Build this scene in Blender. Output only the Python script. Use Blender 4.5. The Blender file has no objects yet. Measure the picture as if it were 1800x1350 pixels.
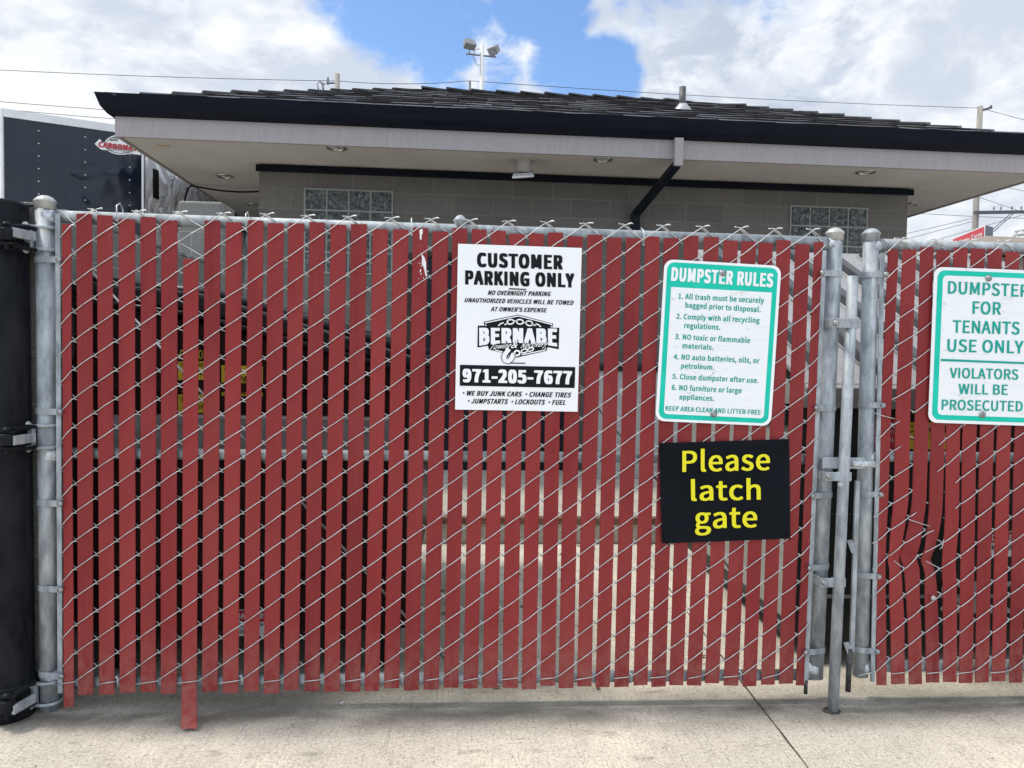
import bpy, math, random
from mathutils import Vector, Matrix
random.seed(7)
R_ = math.radians
S = bpy.context.scene
COL = S.collection

# ------------------------------------------------------------------ camera
FPX = 1296.4754
RM = Matrix(((0.9980286526, 0.0610157966, -0.0146928939), (-0.0603893143, 0.9973788777, 0.0398560540), (0.0170862310, -0.0388901901, 0.9990973996)))
CAM = Vector((1.5197, -2.77, 1.3487))
cd = bpy.data.cameras.new('camera'); cam = bpy.data.objects.new('camera', cd); COL.objects.link(cam)
cd.sensor_fit = 'HORIZONTAL'; cd.sensor_width = 36.0; cd.lens = FPX / 1800 * 36.0
cd.clip_start = 0.05; cd.clip_end = 3000
rt, fw, up = RM.col[0], RM.col[1], RM.col[2]
M4 = Matrix((rt, up, -fw)).transposed().to_4x4(); M4.translation = CAM
cam.matrix_world = M4
S.camera = cam

# ------------------------------------------------------------------ view, sky, sun
S.view_settings.view_transform = 'Standard'; S.view_settings.look = 'None'
S.view_settings.exposure = 0.0; S.view_settings.gamma = 1.0
S.cycles.max_bounces = 8; S.cycles.diffuse_bounces = 4
SUN_DIR = Vector((-0.52, 0.050, 0.85)).normalized()       # towards the sun: left, a little beyond the fence, high
sl = bpy.data.lights.new('sun', 'SUN'); sl.energy = 3.1; sl.angle = R_(9.0); sl.color = (1.0, 0.94, 0.84)
so = bpy.data.objects.new('sun', sl); COL.objects.link(so)
so.rotation_euler = (-SUN_DIR).to_track_quat('-Z', 'Y').to_euler()

W = bpy.data.worlds.new('World'); S.world = W; W.use_nodes = True
wn, wl = W.node_tree.nodes, W.node_tree.links
wn.clear()
def ray(u, v):
    return RM @ Vector(((u - 900) / FPX, 1.0, -(v - 675) / FPX))
def wnode(t, **kw):
    n = wn.new(t)
    for k, v in kw.items(): setattr(n, k, v)
    return n
def wmath(op, a, b=None, c=None, clamp=False):
    n = wn.new('ShaderNodeMath'); n.operation = op; n.use_clamp = clamp
    for i, x in enumerate((a, b, c)):
        if x is None: continue
        if isinstance(x, (int, float)): n.inputs[i].default_value = x
        else: wl.new(x, n.inputs[i])
    return n.outputs[0]
def wstep(x, lo, hi):
    n = wn.new('ShaderNodeMapRange'); n.interpolation_type = 'SMOOTHSTEP'
    wl.new(x, n.inputs[0]); n.inputs[1].default_value = lo; n.inputs[2].default_value = hi
    return n.outputs[0]
def wmix(f, a, b):
    n = wn.new('ShaderNodeMix'); n.data_type = 'RGBA'
    wl.new(f, n.inputs[0])
    for i, x in ((6, a), (7, b)):
        if isinstance(x, tuple): n.inputs[i].default_value = (*x, 1)
        else: wl.new(x, n.inputs[i])
    return n.outputs[2]
sky = wnode('ShaderNodeTexSky', sky_type='NISHITA', sun_disc=False)
sky.sun_elevation = math.asin(SUN_DIR.z); sky.sun_rotation = math.atan2(SUN_DIR.x, SUN_DIR.y)
tc = wn.new('ShaderNodeTexCoord')
dirv = tc.outputs['Generated']
def wnoise(scale, detail, rough, dist=0.0, stretch=(1, 1, 1.7), off=(0, 0, 0)):
    mp = wn.new('ShaderNodeMapping'); wl.new(dirv, mp.inputs[0]); mp.inputs['Scale'].default_value = stretch; mp.inputs['Location'].default_value = off
    n = wn.new('ShaderNodeTexNoise'); wl.new(mp.outputs[0], n.inputs['Vector'])
    n.inputs['Scale'].default_value = scale; n.inputs['Detail'].default_value = detail; n.inputs['Roughness'].default_value = rough; n.inputs['Distortion'].default_value = dist
    return n.outputs['Fac']
big = wnoise(4.2, 9, 0.58, 0.25)
fine = wnoise(11.0, 8, 0.62, 0.4, off=(3.1, 1.2, 0.4))
shade = wnoise(3.4, 7, 0.55, 0.6, stretch=(1, 1, 2.4), off=(7.3, 2.2, 1.1))
# clear openings in the cloud deck: (direction, half width)
open_ = None
for (u, v, r, amp) in ((700, 15, 0.085, 1.2), (640, 25, 0.05, 1.05), (590, -20, .05, .9), (770, 80, 0.06, 1.1), (830, 20, .05, .72), (920, -15, .06, 1.0), (880, 70, .05, .55), (985, 30, 0.05, 1.0), (1060, 140, 0.058, 1.2), (975, 135, 0.05, 0.85), (1085, 155, 0.04, 1.1), (880, 138, 0.045, 0.8), (800, 145, .03, .8), (1240, -260, 0.2, .6), (300, -420, 0.25, .6)):
    d = ray(u, v).normalized()
    vd = wn.new('ShaderNodeVectorMath'); vd.operation = 'DISTANCE'; wl.new(dirv, vd.inputs[0]); vd.inputs[1].default_value = d
    g = wmath('MULTIPLY', wstep(vd.outputs['Value'], r * 1.5, r * 0.25), amp)
    open_ = g if open_ is None else wmath('MAXIMUM', open_, g)
vfine = wnoise(30.0, 7, 0.6, 0.5, off=(1.7, 4.2, 2.4))
dens = wmath('SUBTRACT', wmath('ADD', wmath('ADD', wmath('MULTIPLY', big, 0.45), wmath('MULTIPLY', fine, 0.52)), wmath('MULTIPLY', vfine, 0.20)), wmath('MULTIPLY', open_, 0.42))
cover = wstep(dens, 0.23, 0.44)
shm = wstep(wmath('ADD', wmath('MULTIPLY', shade, 0.55), wmath('ADD', wmath('MULTIPLY', fine, 0.35), wmath('MULTIPLY', vfine, 0.10))), 0.41, 0.58)
# greyer, heavier cloud to the right of the view
vr = wn.new('ShaderNodeVectorMath'); vr.operation = 'DISTANCE'; wl.new(dirv, vr.inputs[0]); vr.inputs[1].default_value = ray(1330, 110).normalized()
shm = wmath('MAXIMUM', wmath('MULTIPLY', shm, 0.78), wmath('MULTIPLY', wstep(vr.outputs['Value'], 0.34, 0.05), wstep(fine, 0.34, 0.60)))
cloud = wmix(shm, (10.2, 10.5, 10.8), (5.7, 6.45, 7.8))
# the deck is brighter overhead and behind the photographer
sx = wn.new('ShaderNodeSeparateXYZ'); wl.new(dirv, sx.inputs[0])
zen = wstep(sx.outputs['Z'], 0.42, 0.95); beh = wstep(sx.outputs['Y'], 0.2, -0.6)
boost = wmath('ADD', 1.0, wmath('ADD', wmath('MULTIPLY', zen, 0.30), wmath('MULTIPLY', beh, 0.42)))
cb = wn.new('ShaderNodeVectorMath'); cb.operation = 'SCALE'; wl.new(cloud, cb.inputs[0]); wl.new(boost, cb.inputs['Scale'])
skb = wn.new('ShaderNodeVectorMath'); skb.operation = 'MULTIPLY'; wl.new(sky.outputs[0], skb.inputs[0]); skb.inputs[1].default_value = (1.55, 1.85, 2.2)
bt_ = wmix(beh, (1.0, 1.0, 1.0), (0.94, 1.0, 1.08))
cb2 = wn.new('ShaderNodeVectorMath'); cb2.operation = 'MULTIPLY'; wl.new(cb.outputs[0], cb2.inputs[0]); wl.new(bt_, cb2.inputs[1]); cb = cb2
bg = wn.new('ShaderNodeBackground'); bg.inputs['Strength'].default_value = 0.10
wl.new(wmix(cover, skb.outputs[0], cb.outputs[0]), bg.inputs['Color'])
wo = wn.new('ShaderNodeOutputWorld'); wl.new(bg.outputs[0], wo.inputs[0])

# ------------------------------------------------------------------ points from sight lines
def onY(u, v, y):
    d = ray(u, v); return CAM + d * ((y - CAM.y) / d.y)
def onZ(u, v, z):
    d = ray(u, v); return CAM + d * ((z - CAM.z) / d.z)
def atD(u, v, dist):
    return CAM + ray(u, v) * dist
BT = 0.0241                                   # the building stands turned a touch from the fence
EX = Vector((math.cos(BT), math.sin(BT), 0)); EY = Vector((-math.sin(BT), math.cos(BT), 0)); EZ = Vector((0, 0, 1))
def onB(u, v, k):                             # on the plane k metres along the building's depth axis -> (along, z)
    d = ray(u, v); p = CAM + d * ((k - CAM.dot(EY)) / d.dot(EY)); return p.dot(EX), p.z
def B(a, k, z): return EX * a + EY * k + EZ * z

# ------------------------------------------------------------------ materials
def nmat(name, col, rough=0.5, metal=0.0, spec=0.5):
    m = bpy.data.materials.new(name); m.use_nodes = True
    p = m.node_tree.nodes['Principled BSDF']
    p.inputs['Base Color'].default_value = (*col, 1); p.inputs['Roughness'].default_value = rough
    p.inputs['Metallic'].default_value = metal; p.inputs['Specular IOR Level'].default_value = spec
    return m
class N:
    def __init__(s, m): s.m = m; s.n = m.node_tree.nodes; s.l = m.node_tree.links; s.p = s.n['Principled BSDF']
    def coord(s, which='Object', scale=(1, 1, 1), rot=(0, 0, 0)):
        t = s.n.new('ShaderNodeTexCoord'); mp = s.n.new('ShaderNodeMapping'); s.l.new(t.outputs[which], mp.inputs[0])
        mp.inputs['Scale'].default_value = scale; mp.inputs['Rotation'].default_value = rot; return mp.outputs[0]
    def noise(s, vec, scale, detail=4, rough=0.55, dist=0):
        n = s.n.new('ShaderNodeTexNoise'); s.l.new(vec, n.inputs['Vector']); n.inputs['Scale'].default_value = scale
        n.inputs['Detail'].default_value = detail; n.inputs['Roughness'].default_value = rough; n.inputs['Distortion'].default_value = dist
        return n.outputs['Fac']
    def voro(s, vec, scale, feature='F1'):
        n = s.n.new('ShaderNodeTexVoronoi'); n.feature = feature; s.l.new(vec, n.inputs['Vector']); n.inputs['Scale'].default_value = scale
        return n.outputs['Distance']
    def ramp(s, x, *stops):
        n = s.n.new('ShaderNodeValToRGB'); s.l.new(x, n.inputs[0]); e = n.color_ramp.elements
        while len(e) < len(stops): e.new(0.5)
        for el, (pos, c) in zip(e, stops):
            el.position = pos; el.color = (*c, 1) if isinstance(c, tuple) else (c, c, c, 1)
        return n.outputs[0]
    def mix(s, f, a, b, mode='MIX'):
        n = s.n.new('ShaderNodeMix'); n.data_type = 'RGBA'; n.blend_type = mode
        for i, x in ((0, f), (6, a), (7, b)):
            if isinstance(x, (int, float)): n.inputs[i].default_value = x
            elif isinstance(x, tuple): n.inputs[i].default_value = (*x, 1)
            else: s.l.new(x, n.inputs[i])
        return n.outputs[2]
    def math(s, op, a, b=None):
        n = s.n.new('ShaderNodeMath'); n.operation = op
        for i, x in enumerate((a, b)):
            if x is None: continue
            if isinstance(x, (int, float)): n.inputs[i].default_value = x
            else: s.l.new(x, n.inputs[i])
        return n.outputs[0]
    def color(s, x): s.l.new(x, s.p.inputs['Base Color'])
    def rough(s, x): s.l.new(x, s.p.inputs['Roughness'])
    def bump(s, x, strength=0.3, dist=0.01):
        b = s.n.new('ShaderNodeBump'); b.inputs['Strength'].default_value = strength; b.inputs['Distance'].default_value = dist
        s.l.new(x, b.inputs['Height']); s.l.new(b.outputs[0], s.p.inputs['Normal'])
    def rnd(s, out='Random'):
        n = s.n.new('ShaderNodeObjectInfo'); return n.outputs[out]
    def island(s):
        n = s.n.new('ShaderNodeNewGeometry'); return n.outputs['Random Per Island']

def mk_mottle(name, a, b, scale=30, rough=0.5, metal=0.0, bump=0.0, stretch=(1, 1, 1), lo=0.35, hi=0.65):
    m = nmat(name, a, rough, metal); k = N(m); v = k.coord('Object', stretch); n = k.noise(v, scale, 6, 0.6)
    k.color(k.ramp(n, (lo, a), (hi, b)))
    if bump: k.bump(n, bump, 0.004)
    return m
MAT = {}
MAT['galv'] = mk_mottle('galvanized_steel', (0.20, 0.225, 0.245), (0.42, 0.455, 0.475), 30, 0.6, 0.22, 0.05, (1, 1, 0.35))
k = N(MAT['galv']); v = k.coord('Object'); sp = k.noise(v, 190, 3, 0.7)
old = k.p.inputs['Base Color'].links[0].from_socket
v2 = k.coord('Object', (30, 30, 1.2)); stk = k.noise(v2, 3, 4, 0.6)
k.color(k.mix(k.ramp(stk, (0.60, 0.0), (0.78, 0.55)), k.mix(k.ramp(sp, (0.66, 0.0), (0.74, 0.7)), old, (0.10, 0.11, 0.11)), (0.20, 0.20, 0.19)))
MAT['weld'] = mk_mottle('zinc_sprayed_weld', (0.36, 0.39, 0.41), (0.66, 0.70, 0.74), 75, 0.5, 0.3, 0.6)
MAT['wire'] = mk_mottle('bright_wire', (0.42, 0.425, 0.42), (0.66, 0.66, 0.65), 60, 0.40, 0.55)
MAT['cap'] = mk_mottle('weathered_cap', (0.36, 0.375, 0.38), (0.52, 0.50, 0.455), 28, 0.5, 0.3)
MAT['black_bar'] = mk_mottle('tarred_steel', (0.012, 0.013, 0.014), (0.07, 0.07, 0.07), 60, 0.55)

m = nmat('red_vinyl_slat', (0.28, 0.04, 0.045), 0.42); k = N(m)
v = k.coord('Object', (160, 160, 1.6)); st = k.noise(v, 1.0, 4, 0.6)
v2 = k.coord('Object', (1, 1, 0.6)); bl = k.noise(v2, 9, 5, 0.6)
c = k.mix(k.rnd(), (0.170, 0.013, 0.016), (0.255, 0.024, 0.025))
c = k.mix(k.ramp(st, (0.35, 0.0), (0.75, 0.45)), c, (0.25, 0.034, 0.034))
c = k.mix(k.ramp(bl, (0.40, 0.0), (0.75, 0.40)), c, (0.26, 0.034, 0.028))
fd = k.noise(k.coord('Object', (3.2, 1, 1.1)), 1.0, 4, 0.6)
c = k.mix(k.ramp(fd, (0.42, 0.0), (0.68, 0.6)), c, (0.29, 0.046, 0.040))
c = k.mix(k.ramp(fd, (0.30, 0.5), (0.44, 0.0)), c, (0.150, 0.014, 0.015))
sz_ = k.n.new('ShaderNodeSeparateXYZ'); k.l.new(k.coord('Object'), sz_.inputs[0])
spl = k.noise(k.coord('Object', (1, 1, .7)), 26, 5, 0.7)
c = k.mix(k.math('MULTIPLY', k.ramp(sz_.outputs[2], (0.03, 0.55), (0.34, 0.0)), k.ramp(spl, (0.38, 0.0), (0.62, 1.0))), c, (0.30, 0.15, 0.12))
v3 = k.coord('Object', (40, 40, 7)); sc = k.noise(v3, 3.2, 6, 0.7)
c = k.mix(k.ramp(sc, (0.71, 0.0), (0.80, 0.45)), c, (0.40, 0.17, 0.15))
k.color(c); k.rough(k.ramp(bl, (0.3, 0.42), (0.7, 0.55))); k.p.inputs['Specular IOR Level'].default_value = 0.22; MAT['slat'] = m

m = nmat('black_gloss_paint', (0.008, 0.009, 0.012), 0.32); k = N(m); v = k.coord('Object', (1, 1, .3)); n = k.noise(v, 14, 6, 0.65)
k.color(k.ramp(n, (0.35, (0.006, 0.007, 0.010)), (0.7, (0.020, 0.021, 0.024)))); k.rough(k.ramp(n, (0.35, 0.24), (0.7, 0.45))); k.bump(n, 0.12, 0.01); MAT['black'] = m

def block_mat(name, a, b, mortar, scale=1.0, speck=0.5, off=(0, 0, 0), bstr=0.35):
    m = nmat(name, a, 0.85); k = N(m)
    v = k.coord('Object', (1, 1, 1))
    sep = k.n.new('ShaderNodeSeparateXYZ'); k.l.new(v, sep.inputs[0])
    cmb = k.n.new('ShaderNodeCombineXYZ')
    k.l.new(k.math('ADD', k.math('ADD', sep.outputs[0], sep.outputs[1]), off[0]), cmb.inputs[0]); k.l.new(k.math('ADD', sep.outputs[2], off[2]), cmb.inputs[1])
    br = k.n.new('ShaderNodeTexBrick'); k.l.new(cmb.outputs[0], br.inputs['Vector'])
    br.inputs['Scale'].default_value = 1.0; br.inputs['Brick Width'].default_value = 0.4064; br.inputs['Row Height'].default_value = 0.190
    br.inputs['Mortar Size'].default_value = 0.006; br.inputs['Mortar Smooth'].default_value = 0.3; br.inputs['Bias'].default_value = 0.0
    br.inputs['Color1'].default_value = (*a, 1); br.inputs['Color2'].default_value = (*b, 1); br.inputs['Mortar'].default_value = (*mortar, 1)
    n1 = k.noise(v, 120, 5, 0.75); n2 = k.noise(v, 3.0, 6, 0.65); vn = k.voro(v, 95)
    c = k.mix(speck, br.outputs['Color'], k.ramp(n1, (0.30, 0.06), (0.5, 0.5), (0.72, 0.95)), 'SOFT_LIGHT')
    c = k.mix(k.ramp(n2, (0.35, 0.0), (0.7, 0.5)), c, tuple(x * 0.72 for x in a))
    c = k.mix(k.ramp(vn, (0.05, 0.75), (0.16, 0.0)), c, tuple(min(1, x * 2.1) for x in a))
    v5 = k.coord('Object', (22, 22, 1.2)); rn = k.noise(v5, 1.5, 5, 0.6)
    c = k.mix(k.ramp(rn, (0.52, 0.0), (0.75, 0.35)), c, tuple(x * 0.6 for x in a))
    k.color(c)
    h = k.math('SUBTRACT', k.math('MULTIPLY', n1, 0.5), k.math('MULTIPLY', br.outputs['Fac'], 0.6)); k.bump(h, bstr, 0.01)
    return m
MAT['wallblock'] = block_mat('ground_face_block', (0.146, 0.138, 0.126), (0.114, 0.109, 0.101), (0.180, 0.173, 0.162), off=(0.12, 0, 0.103))
MAT['cmu'] = block_mat('grey_split_block', (0.215, 0.21, 0.195), (0.18, 0.175, 0.165), (0.30, 0.295, 0.28), speck=0.9, bstr=0.7)

def concrete(name, a, b, dark, scale=1.0):
    m = nmat(name, a, 0.9); k = N(m); v = k.coord('Object')
    big_ = k.noise(v, 1.1, 6, 0.62, 0.4); mid = k.noise(v, 9, 6, 0.7); fin = k.noise(v, 160, 4, 0.8); 
    vr_ = k.coord('Object', (70, 2.2, 1), (0, 0, R_(-33))); broom = k.noise(vr_, 1.6, 4, 0.65)
    vo = k.voro(v, 135)
    c = k.mix(k.ramp(big_, (0.40, 0.0), (0.58, 1.0)), a, b)
    c = k.mix(k.ramp(mid, (0.50, 0.0), (0.75, 0.55)), c, dark)
    c = k.mix(k.ramp(broom, (0.54, 0.0), (0.72, 0.42)), c, tuple(x * 0.55 for x in dark))
    c = k.mix(k.ramp(fin, (0.36, 0.58), (0.50, 0.0)), c, tuple(x * 0.42 for x in dark))
    c = k.mix(k.ramp(fin, (0.56, 0.0), (0.72, 0.60)), c, tuple(min(0.8, x * 1.5) for x in a))
    gr = k.noise(v, 75, 3, 0.75)
    c = k.mix(k.ramp(gr, (0.34, 0.60), (0.46, 0.0)), c, tuple(x * 0.5 for x in dark))
    c = k.mix(k.ramp(gr, (0.56, 0.0), (0.68, 0.45)), c, tuple(min(0.82, x * 1.35) for x in a))
    c = k.mix(k.ramp(vo, (0.06, 0.65), (0.14, 0.0)), c, (0.10, 0.085, 0.07))
    k.color(c); k.bump(k.math('ADD', k.math('MULTIPLY', fin, 0.6), broom), 0.45, 0.006)
    return m
MAT['concrete'] = concrete('broomed_concrete', (0.70, 0.635, 0.52), (0.54, 0.495, 0.415), (0.29, 0.255, 0.205))
# fence shade and grime painted as one ragged dark band under the gate
k = N(MAT['concrete']); base = k.p.inputs['Base Color'].links[0].from_socket
v = k.coord('Object'); sp = k.n.new('ShaderNodeSeparateXYZ'); k.l.new(v, sp.inputs[0])
wob = k.noise(v, 4.0, 6, 0.65)
dist = k.math('ABSOLUTE', k.math('ADD', sp.outputs[1], k.math('ADD', k.math('MULTIPLY', wob, -0.16), 0.10)))
band = k.ramp(dist, (0.03, 0.88), (0.20, 0.0))
wv = k.noise(k.coord('Object', (1, 2.5, 1)), 2.1, 5, 0.6)
k.color(k.mix(k.math('MULTIPLY', band, k.ramp(wv, (0.34, 0.35), (0.60, 1.0))), base, (0.105, 0.092, 0.074)))
# the left bin's shadow, painted into the floor as a blotchy darkening
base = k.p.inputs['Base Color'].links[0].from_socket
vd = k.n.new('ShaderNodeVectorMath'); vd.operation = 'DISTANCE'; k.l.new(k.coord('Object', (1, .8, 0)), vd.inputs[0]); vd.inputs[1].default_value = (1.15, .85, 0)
shade_wob = k.noise(v, 2.6, 6, 0.68)
k.color(k.mix(k.math('MULTIPLY', k.ramp(k.math('ADD', vd.outputs['Value'], k.math('MULTIPLY', shade_wob, .5)), (0.75, 0.70), (1.35, 0.0)), k.ramp(shade_wob, (.3, .55), (.6, 1.0))), base, (0.15, 0.135, 0.11)))
# scattered oil spots and tyre scuffs out front
base = k.p.inputs['Base Color'].links[0].from_socket
os_ = k.noise(k.coord('Object', (1.0, 2.2, 1)), 5.5, 5, 0.6)
k.color(k.mix(k.ramp(os_, (0.60, 0.0), (0.72, 0.55)), base, (0.16, 0.145, 0.12)))
MAT['concrete_far'] = concrete('walk_concrete', (0.50, 0.46, 0.39), (0.43, 0.39, 0.33), (0.30, 0.27, 0.22))
MAT['asphalt'] = mk_mottle('asphalt', (0.045, 0.045, 0.047), (0.065, 0.064, 0.062), 30, 0.9)
MAT['joint'] = mk_mottle('joint_dirt', (0.035, 0.030, 0.025), (0.17, 0.15, 0.125), 40, 0.95, lo=0.45, hi=0.75)

m = nmat('dark_concrete_shake', (0.03, 0.027, 0.029), 0.58); k = N(m); v = k.coord('Object'); n = k.noise(v, 14, 5, 0.7)
c = k.mix(k.island(), (0.007, 0.0065, 0.008), (0.026, 0.023, 0.026))
c = k.mix(k.ramp(n, (0.4, 0.0), (0.75, 0.6)), c, (0.055, 0.050, 0.050)); k.color(c); k.rough(k.ramp(n, (.35, .28), (.7, .46))); k.p.inputs['Specular IOR Level'].default_value = 0.5; MAT['shake'] = m
MAT['gutter'] = mk_mottle('navy_gutter', (0.006, 0.008, 0.014), (0.009, 0.012, 0.020), 3, 0.38, stretch=(1, 1, 8))
m = nmat('combed_fascia', (0.40, 0.355, 0.355), 0.7); k = N(m); v = k.coord('Object', (150, 150, 3)); n = k.noise(v, 1.0, 3, 0.7)
n2 = k.noise(k.coord('Object', (1, 1, 4)), 2, 4, 0.6)
c = k.ramp(n, (0.3, (0.29, 0.265, 0.272)), (0.7, (0.38, 0.35, 0.352))); c = k.mix(k.ramp(n2, (0.45, 0.0), (0.7, 0.35)), c, (0.34, 0.31, 0.30)); k.color(c); k.bump(n, 0.25, 0.003); MAT['fascia'] = m
m = nmat('soffit_stucco', (0.40, 0.36, 0.32), 0.85); k = N(m); v = k.coord('Object'); n = k.noise(v, 1.4, 5, 0.6); f2 = k.noise(v, 90, 3, 0.7)
c = k.ramp(n, (0.35, (0.49, 0.475, 0.46)), (0.65, (0.59, 0.575, 0.56))); k.color(c); k.bump(f2, 0.15, 0.003); MAT['soffit'] = m
MAT['downspout'] = mk_mottle('dark_downspout', (0.008, 0.011, 0.016), (0.014, 0.018, 0.024), 6, 0.4)
m = nmat('wavy_glass_block', (0.10, 0.115, 0.12), 0.06); k = N(m); v = k.coord('Object', (1, 1, 1)); n = k.noise(v, 24, 3, 0.5, 0.9)
k.color(k.ramp(n, (0.38, (0.030, 0.037, 0.040)), (0.56, (0.085, 0.10, 0.105)), (0.72, (0.20, 0.23, 0.235)))); k.bump(n, 0.9, 0.05)
k.p.inputs['Specular IOR Level'].default_value = 0.7; MAT['glass'] = m
MAT['grout'] = mk_mottle('grout', (0.23, 0.25, 0.235), (0.30, 0.32, 0.30), 40, 0.8)
MAT['door'] = mk_mottle('navy_door_paint', (0.010, 0.012, 0.018), (0.016, 0.018, 0.025), 5, 0.35)
MAT['doorframe'] = mk_mottle('brown_frame_paint', (0.035, 0.026, 0.022), (0.05, 0.036, 0.03), 8, 0.5)
MAT['chrome'] = nmat('polished_reflector', (0.55, 0.55, 0.52), 0.12, 0.9)
MAT['lampglass'] = nmat('lamp_glass', (0.45, 0.46, 0.44), 0.15)
MAT['lightgrey'] = mk_mottle('pale_grey_metal', (0.33, 0.325, 0.31), (0.40, 0.395, 0.38), 12, 0.5)
MAT['ventpipe'] = mk_mottle('dark_vent_pipe', (0.06, 0.06, 0.062), (0.10, 0.10, 0.10), 12, 0.5)
MAT['lead'] = mk_mottle('lead_flashing', (0.30, 0.31, 0.32), (0.45, 0.46, 0.47), 10, 0.4, 0.4)
MAT['cable'] = nmat('black_cable', (0.008, 0.008, 0.008), 0.5)
MAT['tape'] = nmat('yellowed_tape', (0.42, 0.33, 0.16), 0.7)

m = nmat('black_trailer_skin', (0.008, 0.013, 0.022), 0.16); k = N(m); v = k.coord('Object', (1.2, 1.2, 0.75), (0, R_(35), 0)); n = k.noise(v, 1.5, 2, 0.4, 1.2); k.bump(n, 0.36, 0.16)
k.color(k.ramp(n, (0.3, (0.006, 0.011, 0.020)), (0.7, (0.009, 0.015, 0.026)))); k.p.inputs['Specular IOR Level'].default_value = 0.36; MAT['trailer'] = m
m = nmat('polished_aluminium', (0.90, 0.91, 0.92), 0.22, 0.30); k = N(m); v = k.coord('Object', (1, 1, 0.7)); n = k.noise(v, 3.2, 2, 0.4, 2.0); k.bump(n, 0.6, 0.14); MAT['alu'] = m
MAT['trim'] = mk_mottle('white_aluminium_trim', (0.62, 0.63, 0.64), (0.72, 0.73, 0.74), 5, 0.4)
MAT['rubber'] = nmat('rubber', (0.012, 0.012, 0.012), 0.8)
MAT['white'] = nmat('white_decal', (0.80, 0.80, 0.80), 0.5)
MAT['decalred'] = nmat('red_decal', (0.45, 0.02, 0.03), 0.5)
MAT['signred'] = nmat('sign_red', (0.62, 0.015, 0.03), 0.4)
MAT['signgrey'] = mk_mottle('sign_cabinet_grey', (0.12, 0.135, 0.16), (0.15, 0.165, 0.19), 2, 0.5)
MAT['ink'] = nmat('black_ink', (0.012, 0.013, 0.016), 0.5)
MAT['yellow'] = nmat('yellow_vinyl', (0.80, 0.72, 0.02), 0.5)
MAT['sticker'] = mk_mottle('yellow_sticker', (0.80, 0.60, 0.03), (0.68, 0.48, 0.03), 20, 0.5)
MAT['signwhite'] = mk_mottle('white_plastic_sign', (0.85, 0.86, 0.87), (0.88, 0.885, 0.89), 3, 0.35)
MAT['signblack'] = mk_mottle('black_plastic_sign', (0.004, 0.006, 0.009), (0.007, 0.009, 0.013), 5, 0.4)
m = nmat('cracked_reflective_white', (0.80, 0.81, 0.82), 0.4); k = N(m); v = k.coord('Object', (1.0, 1, 6.5)); nz = k.noise(v, 4, 3, 0.5)
mixv = k.n.new('ShaderNodeVectorMath'); mixv.operation = 'ADD'; cz = k.n.new('ShaderNodeCombineXYZ'); k.l.new(k.math('MULTIPLY', nz, 0.35), cz.inputs[2]); k.l.new(k.math('MULTIPLY', nz, 0.3), cz.inputs[0]); k.l.new(v, mixv.inputs[0]); k.l.new(cz.outputs[0], mixv.inputs[1])
e = k.voro(mixv.outputs[0], 4.2, 'DISTANCE_TO_EDGE'); patch = k.noise(k.coord('Object'), 7, 3, 0.6)
crack = k.math('MULTIPLY', k.ramp(e, (0.004, 0.55), (0.012, 0.0)), k.ramp(patch, (0.42, 0.0), (0.6, 1.0)))
c = k.mix(k.ramp(patch, (0.4, 0.0), (0.8, 0.3)), (0.85, 0.86, 0.87), (0.77, 0.78, 0.79)); k.color(k.mix(crack, c, (0.36, 0.35, 0.33))); MAT['signcracked'] = m
MAT['green'] = mk_mottle('green_reflective', (0.0, 0.50, 0.36), (0.01, 0.57, 0.43), 9, 0.4)
MAT['greentext'] = mk_mottle('green_lettering', (0.0, 0.31, 0.25), (0.005, 0.37, 0.30), 30, 0.45)
MAT['bolt'] = mk_mottle('bolt_steel', (0.20, 0.205, 0.21), (0.42, 0.43, 0.44), 150, 0.4, 0.7)
MAT['rust'] = mk_mottle('rusty_steel', (0.11, 0.045, 0.025), (0.22, 0.13, 0.09), 40, 0.8)
MAT['maroon'] = mk_mottle('maroon_dumpster_paint', (0.020, 0.006, 0.006), (0.035, 0.012, 0.010), 8, 0.42)
MAT['dgreen'] = mk_mottle('dark_green_dumpster_paint', (0.016, 0.020, 0.019), (0.028, 0.032, 0.030), 8, 0.45)
MAT['dside'] = mk_mottle('sunlit_dumpster_side', (0.24, 0.245, 0.235), (0.31, 0.31, 0.295), 7, 0.5)  # pale tone stands for sunlight on the green bin's left side
MAT['pocket'] = mk_mottle('scraped_fork_pocket', (0.16, 0.15, 0.15), (0.30, 0.29, 0.29), 12, 0.5)
MAT['blacklid'] = mk_mottle('black_plastic_lid', (0.016, 0.017, 0.020), (0.035, 0.036, 0.040), 10, 0.32)
MAT['greylid'] = mk_mottle('grey_plastic_lid', (0.235, 0.228, 0.235), (0.29, 0.283, 0.29), 10, 0.42)
MAT['lidrib'] = mk_mottle('lid_rib_plastic', (0.022, 0.024, 0.026), (0.05, 0.05, 0.054), 14, 0.35)
MAT['wood'] = mk_mottle('weathered_pole_wood', (0.26, 0.235, 0.20), (0.38, 0.35, 0.31), 3, 0.9, stretch=(30, 30, 0.6), bump=0.2)
MAT['polewhite'] = mk_mottle('white_painted_pole', (0.62, 0.62, 0.60), (0.70, 0.70, 0.68), 6, 0.4)
MAT['lamphead'] = mk_mottle('floodlight_housing', (0.22, 0.225, 0.23), (0.32, 0.325, 0.33), 8, 0.45, 0.3)
MAT['crossarm'] = mk_mottle('grey_crossarm', (0.10, 0.11, 0.115), (0.17, 0.175, 0.18), 9, 0.8)
MAT['line'] = nmat('power_line', (0.05, 0.05, 0.055), 0.6)
MAT['needle'] = mk_mottle('spruce_needles', (0.018, 0.035, 0.020), (0.05, 0.085, 0.045), 6, 0.8)
MAT['bark'] = mk_mottle('bark', (0.05, 0.038, 0.03), (0.10, 0.08, 0.065), 14, 0.95, stretch=(6, 6, 1))
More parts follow.
